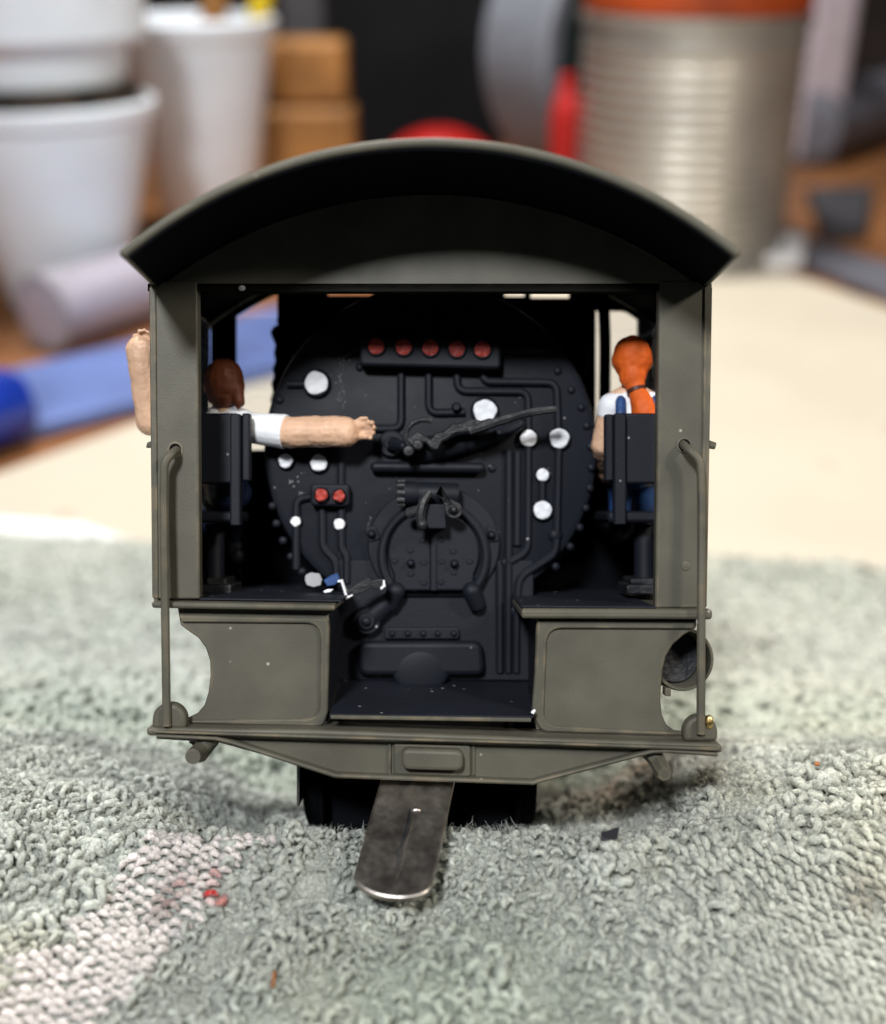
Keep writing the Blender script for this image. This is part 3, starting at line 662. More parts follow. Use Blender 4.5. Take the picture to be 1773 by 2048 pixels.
def hand(mb, wr, dr, up, r, fl=.62):
    """palm, four curled fingers and a thumb from the wrist"""
    wr = Vector(wr); dr = Vector(dr).normalized(); up = Vector(up); up = (up-dr*up.dot(dr)).normalized(); sd = dr.cross(up)
    pc = wr+dr*r*.8
    mb.cap(wr+up*r*.35, r*.62, pc+up*r*.5, r*.52); mb.cap(wr-up*r*.35, r*.62, pc-up*r*.5, r*.50)
    for k, q in enumerate((.75, .27, -.22, -.68)):
        l = r*fl*(1.05, 1.25, 1.15, .9)[k]
        k0 = pc+up*r*q; k1 = k0+dr*l*.6+sd*r*.12; k2 = k1+dr*l*.35+sd*r*.42; k3 = k2+sd*r*.35-dr*r*.1
        mb.cap(k0, r*.29, k1, r*.25, 10); mb.cap(k1, r*.25, k2, r*.22, 10); mb.cap(k2, r*.22, k3, r*.19, 10)
    t0 = wr+up*r*.6+dr*r*.3; t1 = t0+up*r*.55+dr*r*.55+sd*r*.2; t2 = t1+dr*r*.55+up*r*.05+sd*r*.2
    mb.cap(t0, r*.33, t1, r*.27, 10); mb.cap(t1, r*.27, t2, r*.22, 10)
def figure(hx, hy, dep, label, hairmat, rarm, larm, body_dx=0):
    root = empty('person', (0, 0, 0), FRAME_ROT); tag(root, label, 'figure', 'painted crew figures seated in the cab')
    P = lambda x, y, d=0: V(hx+x, hy+y, dep+d)
    bd = MB(); up_off = Vector((.016, 0, .004))
    bd.ball(P(0, -2, 0), .041, 18, 12, (1, 1.12, 1.18)); bd.ball(P(0, 22, .022), .026, 14, 10, (1, 1, 1.1))
    bd.ball(P(0, 6, .052), .008, 8, 6, (1, 1, 1.4))                                  # nose
    for s_ in (-1, 1): bd.ball(P(s_*37, 6, .005), .010, 10, 8, (.5, .9, 1.3))           # ears
    bd.cap(P(0, 30, -.004), .020, P(0, 66, .004), .023)
    bd.cap(P(0, 62, .004), .024, P(3, 120, .015), .040); bd.cap(P(3, 120, .015), .046, P(3, 215, .03), .044)
    for s_ in (-1, 1):
        bd.cap(P(s_*10, 66, .005), .022, P(s_*44, 84, .008), .022)
        bd.cap(P(s_*22, 222, .04), .032, P(s_*26, 228, .17), .026); bd.cap(P(s_*26, 228, .17), .024, P(s_*26, 330, .18), .018); bd.cap(P(s_*26, 338, .17), .016, P(s_*26, 338, .20), .014)
    sh = MB(); sh.cap(P(0, 76, .006), .030, P(3, 125, .015), .046); sh.cap(P(3, 125, .015), .050, P(3, 205, .028), .047)
    for s_, arm in ((1, rarm), (-1, larm)):
        sp, ep, wp, hd, up, rr, cut = arm
        bd.cap(sp, rr[0], ep, rr[1]); bd.cap(ep, rr[1]*1.03, wp, rr[2]); hand(bd, wp + (up_off if s_ > 0 else Vector((.006, 0, 0))), hd, up, rr[2]*(.66 if s_ > 0 else .62), 1.15 if s_ > 0 else 1.25)
        mid = Vector(sp).lerp(Vector(ep), cut)
        sh.cap(P(s_*6, 78, .006), .028, sp, rr[0]*1.12); sh.tube([sp, mid], [rr[0]*1.14, rr[1]*1.16], 18); sh.ball(sp, rr[0]*1.14, 14, 10)
    if body_dx: sh.cap(P(-16, 60, .0), .020, P(20, 60, .0), .021); sh.cap(P(16, 62, .0), .022, P(46, 76, .0), .026)
    voxel('body', bd, M['skin'], root, .0026, 3, .006)
    voxel('shirt', sh, M['shirt'], root, .003, 4)
    ov = MB(); bt = MB(); stp = MB(); ov.cap(P(3, 150, .016), .052, P(3, 212, .030), .050)
    for s_ in (-1, 1):
        ov.cap(P(s_*22, 218, .04), .037, P(s_*26, 226, .17), .030); ov.cap(P(s_*26, 228, .17), .029, P(s_*26, 322, .18), .024)
        bt.cap(P(s_*26, 324, .18), .026, P(s_*26, 342, .17), .022); bt.cap(P(s_*26, 342, .165), .022, P(s_*26, 343, .215), .018)
        so = (46 if s_ > 0 else 24) if body_dx == 0 else 29
        stp.tube([P(s_*26, 150, -.034), P(s_*so, 104, -.034), P(s_*so, 82, -.023), P(s_*so, 71, .006), P(s_*27, 90, .045), P(s_*22, 150, .062)], .0125, 8)
    voxel('overalls', ov, M['denim' if body_dx == 0 else 'navy'], root, .003, 4); voxel('boots', bt, M['boot'], root, .003, 3); voxel('straps', stp, M['denim'], root, .0025, 3)
    return root, P
lab1 = 'seated figure with brown ponytail and white shirt, one arm reaching along the boiler'
f1, P1 = figure(449, 768, .225, lab1, 'brownhair',
    (V(500, 856, .215), V(578, 864, .195), V(690, 864, .185), (1, .05, .02), (0, -.2, 1), (.029, .033, .034), .93),
    (V(402, 856, .225), V(302, 842, .20), V(281, 700, .17), (.22, -.05, 1), (-1, -.2, .1), (.027, .031, .030), .6), 1)
hr = MB(); hr.ball(P1(0, -4, -.004), .0455, 18, 12, (.98, 1.06, 1.16)); hr.ball(P1(-2, 18, -.012), .036, 14, 10, (1, .9, 1.0))
hr.cap(P1(22, 10, -.02), .020, P1(30, 36, -.026), .012); hr.cap(P1(30, 36, -.026), .012, P1(28, 48, -.026), .005)
h1 = voxel('hair', hr, M['brownhair'], f1, .0026, 3, .007)
lab2 = 'seated figure with bright orange tied-back hair and blue straps, arms down by the sides'
f2, P2 = figure(1266, 722, .225, lab2, 'orangehair',
    (V(1326, 814, .23), V(1346, 895, .25), V(1330, 945, .36), (0, 1, -.1), (0, .2, 1), (.025, .023, .021), .5),
    (V(1222, 812, .23), V(1204, 890, .25), V(1214, 948, .36), (.1, 1, -.1), (0, .2, 1), (.025, .023, .021), .30))
hr = MB(); hr.ball(P2(-1, -5, -.005), .0445, 18, 12, (.98, 1.06, 1.15)); hr.cap(P2(-1, 28, -.018), .031, P2(6, 50, -.026), .021)
hr.cap(P2(6, 54, -.027), .019, P2(20, 88, -.042), .026); hr.cap(P2(20, 88, -.042), .026, P2(27, 118, -.042), .029)
voxel('hair', hr, M['orangehair'], f2, .0026, 3, .007)
b = MB(); c = P2(7, 59, -.030); b.lathe(c, [(.017, -.006), (.0215, -.004), (.0215, .004), (.017, .006)], axis=(.25, -.25, -1), n=18); obj('hair_band', b, M['tie'], f2)

# ------------------------------------------------------------------ flakes and crumbs
def flake(name, pts, y, th, m, label, cat, frame=True, wob=.002):
    b = MB(); poly = XZ(pts, y); b.prism(poly, y-th, y)
    o = obj(name, b, m, None, bevel=.0015); o.rotation_euler = FRAME_ROT
    return tag(o, label, cat, 'loose flakes')
flake('paint_flake', [(612,1150),(622,1145),(640,1147),(645,1158),(643,1170),(628,1174),(615,1170),(611,1160)], .215, .008, M['ink'], 'round pale grey paint flake at the foot of the black backhead', 'flake')
flake('paint_flake', [(648,1160),(664,1150),(676,1146),(681,1160),(670,1170),(655,1172)], .205, .006, M['denim'], 'small blue flake beside the pale grey one on the black shelf', 'flake')
flake('paint_flake', [(647,1182),(656,1178),(668,1178),(662,1184),(650,1186)], .15, .006, M['white'], 'tiny white flake on the black shelf below the blue flake', 'flake')
flake('plastic_scrap', [(684,1168),(690,1186),(697,1196),(724,1184),(742,1176),(766,1176),(770,1162),(764,1156),(745,1160),(738,1154),(716,1166),(700,1180),(692,1170),(686,1160)], .165, .016, [M['worn']], 'ragged black plastic scrap with white torn edges hanging off the left shelf', 'scrap')
b = MB(); b.tube([V(676,1163,.147), V(684,1162,.147), V(689,1178,.147), V(694,1196,.147), V(706,1190,.147)], [.003,.0045,.0035,.0045,.002], 6)
b.tube([V(762,1178,.147), V(769,1172,.147), V(768,1160,.147)], [.003,.004,.002], 6)
o = obj('white_sliver', b, M['white']); o.rotation_euler = FRAME_ROT; tag(o, 'thin white sliver along the torn edge of the black scrap', 'sliver')
flake('blue_corner', [(384,1192),(398,1181),(399,1193)], .02, .004, M['ink'], 'pale blue corner poking out at the foot of the left cab post', 'flake')
flake('white_crumb', [(1061,1424),(1068,1417),(1072,1420),(1067,1428)], -.03, .008, M['white'], 'white crumb stuck at the right end of the black cab floor', 'crumb')
b = MB(); b.ball(V(484, 576, -.004), .0075, 10, 8, (1, .5, .8)); o = obj('dust_speck', b, M['ink']); o.rotation_euler = FRAME_ROT; tag(o, 'pale speck of dust under the roof at top left of the opening', 'speck')

# ------------------------------------------------------------------ towel
YE = lambda x: 2.70 - .10*x + .05*np.sin(x*1.9)
def H(x, y):
    x = np.asarray(x, float); y = np.asarray(y, float)
    prof = np.interp(y, [-2.2, -1.3, -.75, -.52, -.36, -.22, 0., .4, 1.1, 2.0, 2.9], [-.95, -.72, -.600, -.560, -.520, -.550, -.68, -.92, -1.20, -1.46, -1.58])
    # hollow pressed by the locomotive, soft-sided
    under = ss(.62, .40, np.abs(x+.03))*ss(-.34, -.22, y)
    prof = prof - under*(.11 + .05*ss(0, .5, y))
    # hollow under the drawbar
    prof = prof - .055*np.exp(-((x+.08)/.15)**2)*ss(-.66, -.50, y)*ss(-.28, -.40, y)
    side_r = ss(.45, 1.0, x); side_l = ss(-.5, -1.0, x)
    prof = prof + .07*side_r*ss(-.5, 0, y)*ss(1.6, .5, y) + .06*side_l*ss(-.5, .1, y)*ss(1.7, .6, y)
    prof = prof + .07*(vn(x*1.7+9, y*1.7+4, 3)-.5) + .035*(vn(x*4.5, y*4.5, 4)-.5)
    # a fold line running across the left front
    dd = (x+.62) + (y+.42)*.9
    prof = prof - .03*np.exp(-(dd/.06)**2)*ss(-.1, -.5, x)*ss(.2, -.1, y)
    return np.maximum(prof, TABLE+.045)
def towel_col(x, y):
    n1 = vn(x*2.1+3, y*2.1+7, 11)[:, None]; n2 = vn(x*5+1, y*5+2, 12)[:, None]; n3 = vn(x*1.3+8, y*1.3+5, 13)[:, None]
    sage = np.array([.385, .440, .345]); lav = np.array([.405, .43, .39]); creamy = np.array([.46, .455, .365]); teal = np.array([.37, .42, .36])
    c = sage*(1-n1) + teal*n1
    c = c*(1-ss(.55, .8, n3)) + lav*ss(.55, .8, n3)
    c = c*(1-.6*ss(.55, .85, n2)) + creamy*.6*ss(.55, .85, n2)
    fr_ = ss(.1, 1.2, y)[:, None]; c = c*(1-.7*fr_) + np.array([.485, .50, .465])*.7*fr_
    xr_ = ss(.2, .9, x)[:, None]; c = c*(1-.35*xr_) + creamy*.35*xr_
    return c
def stripe(x, y):        # pinkish woven band at lower left, 0..1
    q = T(338, 1778, -.57); q2 = T(62, 2040, -.6)
    d = Vector((q2.x-q.x, q2.y-q.y)).normalized(); nx, ny = -d.y, d.x
    dist = (x-q.x)*nx + (y-q.y)*ny; along = (x-q.x)*d.x + (y-q.y)*d.y
    return ss(.125, .075, np.abs(dist)+.05*(vn(x*13, y*13, 51)-.5))*ss(-.22, -.08, along), dist, along
def on_towel(px, py):
    z = -.56
    for _ in range(8): q = T(px, py, z); z = float(H(np.array([q.x]), np.array([q.y]))[0])+.012
    return T(px, py, z)
# base cloth
gx = np.linspace(-2.7, 2.7, 260); gv = np.linspace(0, 1, 260)
GX, GV = np.meshgrid(gx, gv, indexing='ij'); GY = -1.1 + GV*(YE(GX)+1.1)
GZ = H(GX, GY) - .012
vs = np.stack([GX, GY, GZ], -1).reshape(-1, 3)
idx = np.arange(260*260).reshape(260, 260)
fs = np.stack([idx[:-1, :-1], idx[1:, :-1], idx[1:, 1:], idx[:-1, 1:]], -1).reshape(-1, 4)
def fast_mesh(name, vs, fs, cols, m, parent=None, smooth=True):
    me = bpy.data.meshes.new(name); nv = len(vs); nf, k = fs.shape
    me.vertices.add(nv); me.vertices.foreach_set('co', vs.astype(np.float32).ravel())
    me.loops.add(nf*k); me.loops.foreach_set('vertex_index', fs.astype(np.int32).ravel())
    me.polygons.add(nf); me.polygons.foreach_set('loop_start', np.arange(0, nf*k, k, dtype=np.int32))
    if smooth: me.polygons.foreach_set('use_smooth', np.ones(nf, bool))
    a = me.color_attributes.new('dye', 'FLOAT_COLOR', 'POINT')
    a.data.foreach_set('color', np.concatenate([cols, np.ones((nv, 1))], 1).astype(np.float32).ravel())
    me.update(); me.validate(); me.materials.append(m)
    o = bpy.data.objects.new(name, me); COL.objects.link(o)
    if parent: o.parent = parent
    return o
def cloth_mat(name, bump, bscale):
    m = mat(name, (.4, .4, .4), .95, spec=.05, sheen=.06); nt = m.node_tree; b = nt.nodes['Principled BSDF']
    b.inputs['Subsurface Weight'].default_value = .55; b.inputs['Subsurface Scale'].default_value = .012; b.inputs['Subsurface Radius'].default_value = (1, 1, .9)
    at_ = nt.nodes.new('ShaderNodeVertexColor'); at_.layer_name = 'dye'
    n = nt.nodes.new('ShaderNodeTexNoise'); n.inputs['Scale'].default_value = 160; n.inputs['Detail'].default_value = 3
    tc = nt.nodes.new('ShaderNodeTexCoord'); nt.links.new(tc.outputs['Object'], n.inputs['Vector'])
    mr = nt.nodes.new('ShaderNodeMapRange'); mr.inputs[1].default_value = .3; mr.inputs[2].default_value = .7; mr.inputs[3].default_value = .72; mr.inputs[4].default_value = 1.2
    nt.links.new(n.outputs[0], mr.inputs[0])
    mx = nt.nodes.new('ShaderNodeVectorMath'); mx.operation = 'SCALE'; nt.links.new(at_.outputs[0], mx.inputs[0]); nt.links.new(mr.outputs[0], mx.inputs['Scale'])
    nt.links.new(mx.outputs[0], b.inputs['Base Color'])
    bp = nt.nodes.new('ShaderNodeBump'); bp.inputs['Strength'].default_value = bump; bp.inputs['Distance'].default_value = .006
    n2 = nt.nodes.new('ShaderNodeTexNoise'); n2.inputs['Scale'].default_value = bscale; n2.inputs['Detail'].default_value = 4; nt.links.new(tc.outputs['Object'], n2.inputs['Vector'])
    nt.links.new(n2.outputs[0], bp.inputs['Height']); nt.links.new(bp.outputs[0], b.inputs['Normal']); return m
M['cloth'] = cloth_mat("terry_cloth", .8, 110)
towel = fast_mesh('towel', vs, fs, towel_col(vs[:, 0], vs[:, 1])*.97, M['cloth'])
sd = towel.modifiers.new("solidify", 'SOLIDIFY'); sd.thickness = .03; sd.offset = -1
tag(towel, 'pale sage green terry towel bunched up under the model locomotive', 'towel')
def stain_shade(X, Y, c):
    for (px, py, rad, col, s_) in ((433, 1778, .015, (.62, .02, .02), 1.8), (430, 1742, .010, (.5, .08, .08), .8), (335, 1795, .030, (.16, .08, .07), .8), (368, 1762, .014, (.4, .10, .09), .6), (1735, 1785, .045, (.16, .13, .10), .75), (810, 1860, .06, (.3, .29, .24), .3), (1230, 1570, .20, (.30, .20, .13), .75)):  # final entries paint shade: grey below drawbar tip, warm brown beside the underframe
        q = on_towel(px, py); wgt = s_*np.exp(-(((X-q.x)**2+(Y-q.y)**2)/rad**2))*np.clip(.4+1.2*vn(X*40, Y*40, 35), 0, 1.0); wgt = np.minimum(wgt, .97)
        c = c*(1-wgt[:, None]) + np.array(col)*wgt[:, None]
    return c
# terry pile: yarn loops
def jitter(x0, x1, y0, y1, s, jit=.45):
    a = np.arange(x0, x1, s); c = np.arange(y0, y1, s)
    X, Y = np.meshgrid(a, c, indexing='ij'); X = X + (np.arange(len(c)) % 2)*s*.5
    X = X.ravel() + rng.uniform(-jit, jit, X.size)*s; Y = Y.ravel() + rng.uniform(-jit, jit, Y.size)*s
    return X, Y
X1, Y1 = jitter(-1.15, 1.25, -.92, .55, .0175); X2, Y2 = jitter(-2.5, 2.6, .55, 2.85, .030); X3, Y3 = jitter(-1.9, -1.15, -.4, .55, .04); X4, Y4 = jitter(1.25, 1.9, -.5, .55, .04)
big = np.concatenate([np.zeros(X1.size), np.ones(X2.size+X3.size+X4.size)])
LX = np.concatenate([X1, X2, X3, X4]); LY = np.concatenate([Y1, Y2, Y3, Y4])
st, _, _ = stripe(LX, LY)
ribs = ss(.45, .6, vn(LX*1.9+31, LY*1.9+17, 21))*ss(.25, .6, LX)*ss(-.30, -.42, LY)
keep = (LY < YE(LX)-.02) & (rng.random(LX.size) > np.maximum(st, ribs*.75)) 
# thin out what lies hidden deep under the engine
keep &= ~((np.abs(LX+.03) < .2) & (LY > .3) & (LY < .8))
LX, LY, big = LX[keep], LY[keep], big[keep]
n = LX.size; KP, KS = 8, 5
tuft = vn(LX*9, LY*9, 31); 
Rl = np.where(big > .5, rng.uniform(.014, .023, n), rng.uniform(.0068, .0130, n)*(0.72+.6*tuft)); rt = Rl*rng.uniform(.52, .74, n)
phi = rng.uniform(0, 2*np.pi, n); tilt = rng.normal(0, .9, n)
span = rng.uniform(1.0, 1.75, n)*np.pi; t0_ = np.pi/2-span/2 + rng.normal(0, .35, n)
dx, dy = np.cos(phi), np.sin(phi)
dvec = np.stack([dx, dy, np.zeros(n)], -1); bvec = np.stack([-dy, dx, np.zeros(n)], -1); up3 = np.array([0, 0, 1.])
upv = up3*np.cos(tilt)[:, None] + bvec*np.sin(tilt)[:, None]; bnv = np.cross(dvec, upv)
base = np.stack([LX, LY, H(LX, LY) - .012 + .030*(vn(LX*24, LY*24, 61)-.5)*(big < .5) + .02*(vn(LX*11, LY*11, 62)-.5) + Rl*.55*np.abs(np.cos(tilt))+Rl*.15], -1)
rings = []
for i in range(KP):
    t = t0_ + span*i/(KP-1)
    nrm = dvec*np.cos(t)[:, None] + upv*np.sin(t)[:, None]
    cen = base + nrm*Rl[:, None]*np.array([1]) + bnv*(rng.normal(0, .12, n)*Rl)[:, None] + dvec*(rng.normal(0, .07, n)*Rl)[:, None]
    rr_ = rt*(0.55 if i in (0, KP-1) else 1.)*rng.uniform(.88, 1.12, n)
    for k in range(KS):
        a_ = 2*np.pi*k/KS
        rings.append(cen + (nrm*math.cos(a_) + bnv*math.sin(a_))*rr_[:, None])
LV = np.stack(rings, 1)                                  # n, KP*KS, 3
loc = []
for i in range(KP-1):
    for k in range(KS): loc.append((i*KS+k, i*KS+(k+1) % KS, (i+1)*KS+(k+1) % KS, (i+1)*KS+k))
loc = np.array(loc)
LF = (np.arange(n)[:, None, None]*(KP*KS) + loc[None]).reshape(-1, 4)
lc = towel_col(LX, LY)*rng.uniform(.86, 1.14, n)[:, None]*(.88+.26*vn(LX*14, LY*14, 33))[:, None]
lc = stain_shade(LX, LY, lc)
pile = fast_mesh('terry_pile', LV.reshape(-1, 3), LF, np.repeat(lc, KP*KS, 0), M['cloth'], towel); pile['kind'] = 'stuff'
# flat-woven stitches in the stripe and the ribbed patch
def stitches(mask_fn, x0, x1, y0, y1, s, ang, length, colr, name):
    ca, sa = math.cos(ang), math.sin(ang)
    a = np.arange(-2, 2, s); c = np.arange(-2, 2, s*1.55)
    A, C = np.meshgrid(a, c, indexing='ij'); C = C + (np.arange(len(a)) % 2)[:, None]*s*.78
    A = A.ravel()+rng.normal(0, .10*s, A.size); C = C.ravel()+rng.normal(0, .2*s, C.size)
    X = A*ca - C*sa; Y = A*sa + C*ca
    k = (X > x0) & (X < x1) & (Y > y0) & (Y < y1); X, Y = X[k], Y[k]
    k = rng.random(X.size) < mask_fn(X, Y); X, Y = X[k], Y[k]; n = X.size
    th_ = ang + np.pi/2 + rng.normal(.45, .3, n); d = np.stack([np.cos(th_), np.sin(th_), np.zeros(n)], -1); bb = np.stack([-d[:, 1], d[:, 0], np.zeros(n)], -1)
    z = H(X, Y); rr = s*rng.uniform(.40, .52, n); vs = []
    for i, (u, h, q) in enumerate(((-.62, -.25, .5), (-.3, .25, .95), (.0, .45, 1.0), (.32, .25, .95), (.62, -.25, .5))):
        cen = np.stack([X, Y, z], -1) + d*(u*length*rng.uniform(.9, 1.1, n))[:, None] + up3*(h*s*.75)
        for kk in range(6):
            t = 2*np.pi*kk/6; vs.append(cen + (bb*math.cos(t) + up3*math.sin(t))*(rr*q)[:, None])
    vs = np.stack(vs, 1); loc = np.array([(i*6+kk, i*6+(kk+1) % 6, (i+1)*6+(kk+1) % 6, (i+1)*6+kk) for i in range(4) for kk in range(6)])
    fs = (np.arange(n)[:, None, None]*30 + loc[None]).reshape(-1, 4)
    cc = stain_shade(X, Y, colr(X, Y))*rng.uniform(.82, 1.12, n)[:, None]
    o = fast_mesh(name, vs.reshape(-1, 3), fs, np.repeat(cc, 30, 0), M['cloth'], towel); o['kind'] = 'stuff'; return o
def pink(X, Y):
    n_ = vn(X*6, Y*6, 41)[:, None]; return np.array([.66, .605, .585])*(1-n_*.35) + np.array([.52, .54, .50])*n_*.35
stitches(lambda X, Y: stripe(X, Y)[0], -1.1, .2, -1.1, .1, .0165, R(55), .024, pink, 'woven_stripe')
stitches(lambda X, Y: ss(.45, .6, vn(X*1.9+31, Y*1.9+17, 21))*ss(.25, .6, X)*ss(-.30, -.42, Y), .2, 1.3, -1.1, .0, .0165, R(4), .030, lambda X, Y: towel_col(X, Y)*1.08, 'woven_rib')
# loose fibres
nfz = 80000
FX = rng.uniform(-1.1, 1.2, nfz); FYy = rng.uniform(-.92, .35, nfz); FZ = H(FX, FYy)+rng.uniform(-.004, .018, nfz)
p0_ = np.stack([FX, FYy, FZ], -1); d0 = rng.normal(0, 1, (nfz, 3)); d0[:, 2] = np.abs(d0[:, 2])*.8; d0 /= np.linalg.norm(d0, axis=1)[:, None]
d1 = d0 + rng.normal(0, .7, (nfz, 3)); d1 /= np.linalg.norm(d1, axis=1)[:, None]
ln = rng.uniform(.005, .014, nfz)[:, None]; wv_ = np.cross(d0, rng.normal(0, 1, (nfz, 3))); wv_ /= np.linalg.norm(wv_, axis=1)[:, None]; wv_ *= .00042
q1 = p0_+d0*ln; q2 = q1+d1*ln*.8
vs = np.stack([p0_-wv_, p0_+wv_, q1+wv_, q1-wv_, q2+wv_*.4, q2-wv_*.4], 1).reshape(-1, 3)
fs = (np.arange(nfz)[:, None, None]*6 + np.array([(0,1,2,3),(3,2,4,5)])[None]).reshape(-1, 4)
fz = fast_mesh('lint', vs, fs, np.repeat(towel_col(FX, FYy)*1.05, 6, 0), M['cloth'], towel, smooth=False); fz['kind'] = 'stuff'
def scrap(name, px, py, pts, th, m, label, cat, rz=0):
    q = on_towel(px, py); b = MB(); b.slab(pts, 0, th); o = obj(name, b, m, None, bevel=.001); o.location = q + Vector((0, 0, .008)); o.rotation_euler = (R(18), R(-6), rz)
    tag(o, label, cat); return o
scrap('plastic_chip', 1220, 1675, [(-.017,-.012),(.012,-.012),(.019,.012),(-.006,.006),(-.017,.004)], .004, M['chip'], 'small black plastic chip lying on the towel right of the drawbar', 'chip')
scrap('white_flake', 740, 1652, [(-.013,-.007),(.008,-.008),(.013,.004),(.004,.002),(-.002,.010),(-.013,.008)], .005, M['white'], 'tiny white flake on the towel just left of the drawbar', 'flake')
scrap('rust_fibre', 548, 1966, [(-.003,-.014),(.003,-.014),(.004,.012),(-.001,.016)], .003, M['rust'], 'short rust coloured fibre on the towel near the bottom edge', 'fibre')
scrap('brown_crumb', 1633, 1535, [(-.005,-.004),(.005,-.004),(.005,.005),(-.004,.005)], .004, M['rust'], 'brown crumb on the towel to the right of the beam', 'crumb')

# ------------------------------------------------------------------ background on the bench
def poly_on(pts, Z): return [tuple(T(px, py, Z).xy) for px, py in pts]
b = MB(); b.slab(poly_on([(-420, 1100), (1330, 462), (2500, 868), (2900, 1500), (-900, 1600)], TABLE), TABLE-.008, TABLE+.004)
tag(obj('cutting_sheet', b, M['cream']), 'cream work sheet spread on the bench behind the towel', 'work sheet')
b = MB(); b.slab(poly_on([(-300, 1020), (160, 1052), (255, 1085), (300, 1106), (-300, 1120)], TABLE), TABLE+.008, TABLE+.02)
tag(obj('paper_strip', b, M['paper']), 'white paper strip along the far left edge of the towel', 'paper strip')
def lathe_thing(name, px, py, prof, m, label, cat, axis=(0, 0, 1), n=48, group=None):
    q = T(px, py); b = MB(); b.lathe((0, 0, 0), prof, axis=axis, n=n); o = obj(name, b, m, None, smooth=30); o.location = q; tag(o, label, cat, group); return o, q
def cup(px, py, rb, rtp, h, label):
    t = .025
    prof = [(rb*.98, 0), (rb, .02), (rtp-.01, h*.90), (rtp+.005, h*.905), (rtp+.035, h*.93), (rtp+.04, h*.985), (rtp+.02, h), (rtp-.01, h*.985), (rtp-t-.01, h*.9), (rb-t, t), (.01, t)]
    return lathe_thing('plastic_cup', px, py, prof, M['cup'], label, 'cup', group='white plastic cups')
def cup_dims(pxb, pyb, wb, pxt, pyt, wt):
    q = T(pxb, pyb); Y = q.y; dist = (q-cam.location).length; tp = at(pxt, pyt, Y)
    f_b = (q-cam.location).dot(ray(CX, CY).normalized())/D/1000; f_t = (tp-cam.location).dot(ray(CX, CY).normalized())/D/1000
    return wb/2*f_b, wt/2*f_t, tp.z-TABLE
rb, rtp, h = cup_dims(142, 600, 225, 100, 195, 430)
c1_, q1_ = cup(142, 600, rb, rtp, h, 'near white plastic cup with brown residue and a second cup nested inside')
b = MB(); b.lathe((0, 0, 0), [(rtp-.06, h*.80), (rtp-.03, h*.97), (rtp*.90, h*1.05), (rtp*.72, h*1.10), (.01, h*1.10)], axis=(0, 0, 1), n=32); o = obj('residue', b, M['sludge']); o.location = q1_; tag(o, 'brown residue caked inside the rim of the near cup', 'residue')
k_ = .92; b = MB(); b.lathe((0, 0, 0), [(rb*.8, .1), (rtp*.42, h*.8), (rtp*.46, h*1.18), (rtp*.95+.03, h*1.23), (rtp*1.0+.03, h*1.26), (rtp*1.02+.02, h*1.5), (rtp*.97, h*1.51), (rtp*.88, h*1.3), (rb*.8, .14)], axis=(0, 0, 1), n=48)
o = obj('plastic_cup', b, M['cup']); o.location = q1_ + Vector((0, 0, .04)); tag(o, 'white cup nested inside the near cup, rim out at the top', 'cup', 'white plastic cups')
tb_ = MB()
for k in range(16):
    a_ = random.uniform(0, 6.28); r_ = rtp*.7*math.sqrt(random.random()); tb_.ball((r_*math.cos(a_), r_*math.sin(a_), h*1.42+random.uniform(-.05, .25)), random.uniform(.18, .34), 10, 8, (1, random.uniform(.5, 1), random.uniform(.6, 1.2)))
o = obj('tissue', tb_, M['tissue']); o.location = q1_; tag(o, 'crumpled white tissue stuffed in the near cup', 'tissue')
rb2, rt2, h2 = cup_dims(424, 478, 160, 400, 32, 318)
c2_, q2_ = cup(424, 478, rb2, rt2, h2, 'taller white cup behind holding brown and yellow sticks')
for (px0, px1, m, lab, w_) in ((425, 432, M['block'], 'brown wooden stick standing in the taller cup', .12), (505, 535, M['yellow'], 'yellow stick leaning out of the taller cup', .09)):
    p_ = at(px0, 90, q2_.y); q_ = at(px1, -60, q2_.y); b = MB(); b.tube([p_-(q_-p_)*1.0, q_], w_, 12); tag(obj('stick', b, m), lab, 'stick', 'sticks in the cup')
# vial lying on its side
va, vb = T(95, 700), T(335, 618); va.z = vb.z = TABLE+.275; b = MB(); ln_ = (vb-va).length
b.lathe((0, 0, 0), [(.24, 0), (.27, .01), (.27, ln_), (.24, ln_+.03), (.22, ln_), (.24, .08), (.02, .06)], axis=vb-va, n=32)
o = obj('plastic_vial', b, M['vial']); o.location = va; tag(o, 'clear frosted plastic vial lying on its side before the near cup', 'vial')
# blue strip and marker
b = MB(); b.slab(poly_on([(-250, 800), (660, 588), (690, 694), (-250, 925)], TABLE+.1), TABLE+.0, TABLE+.10)
tag(obj('blue_box', b, M['blue'], None, bevel=.02), 'long flat blue plastic box lying across the bench at left', 'box')
va, vb = T(-200, 950), T(62, 868); va.z = vb.z = TABLE+.22; b = MB(); ln_ = (vb-va).length
b.lathe((0, 0, 0), [(.2, 0), (.22, .02), (.22, ln_-.1), (.17, ln_-.02), (.10, ln_)], axis=vb-va, n=28); o = obj('marker', b, M['deepblue']); o.location = va; tag(o, 'shiny dark blue marker end at the left edge', 'marker')
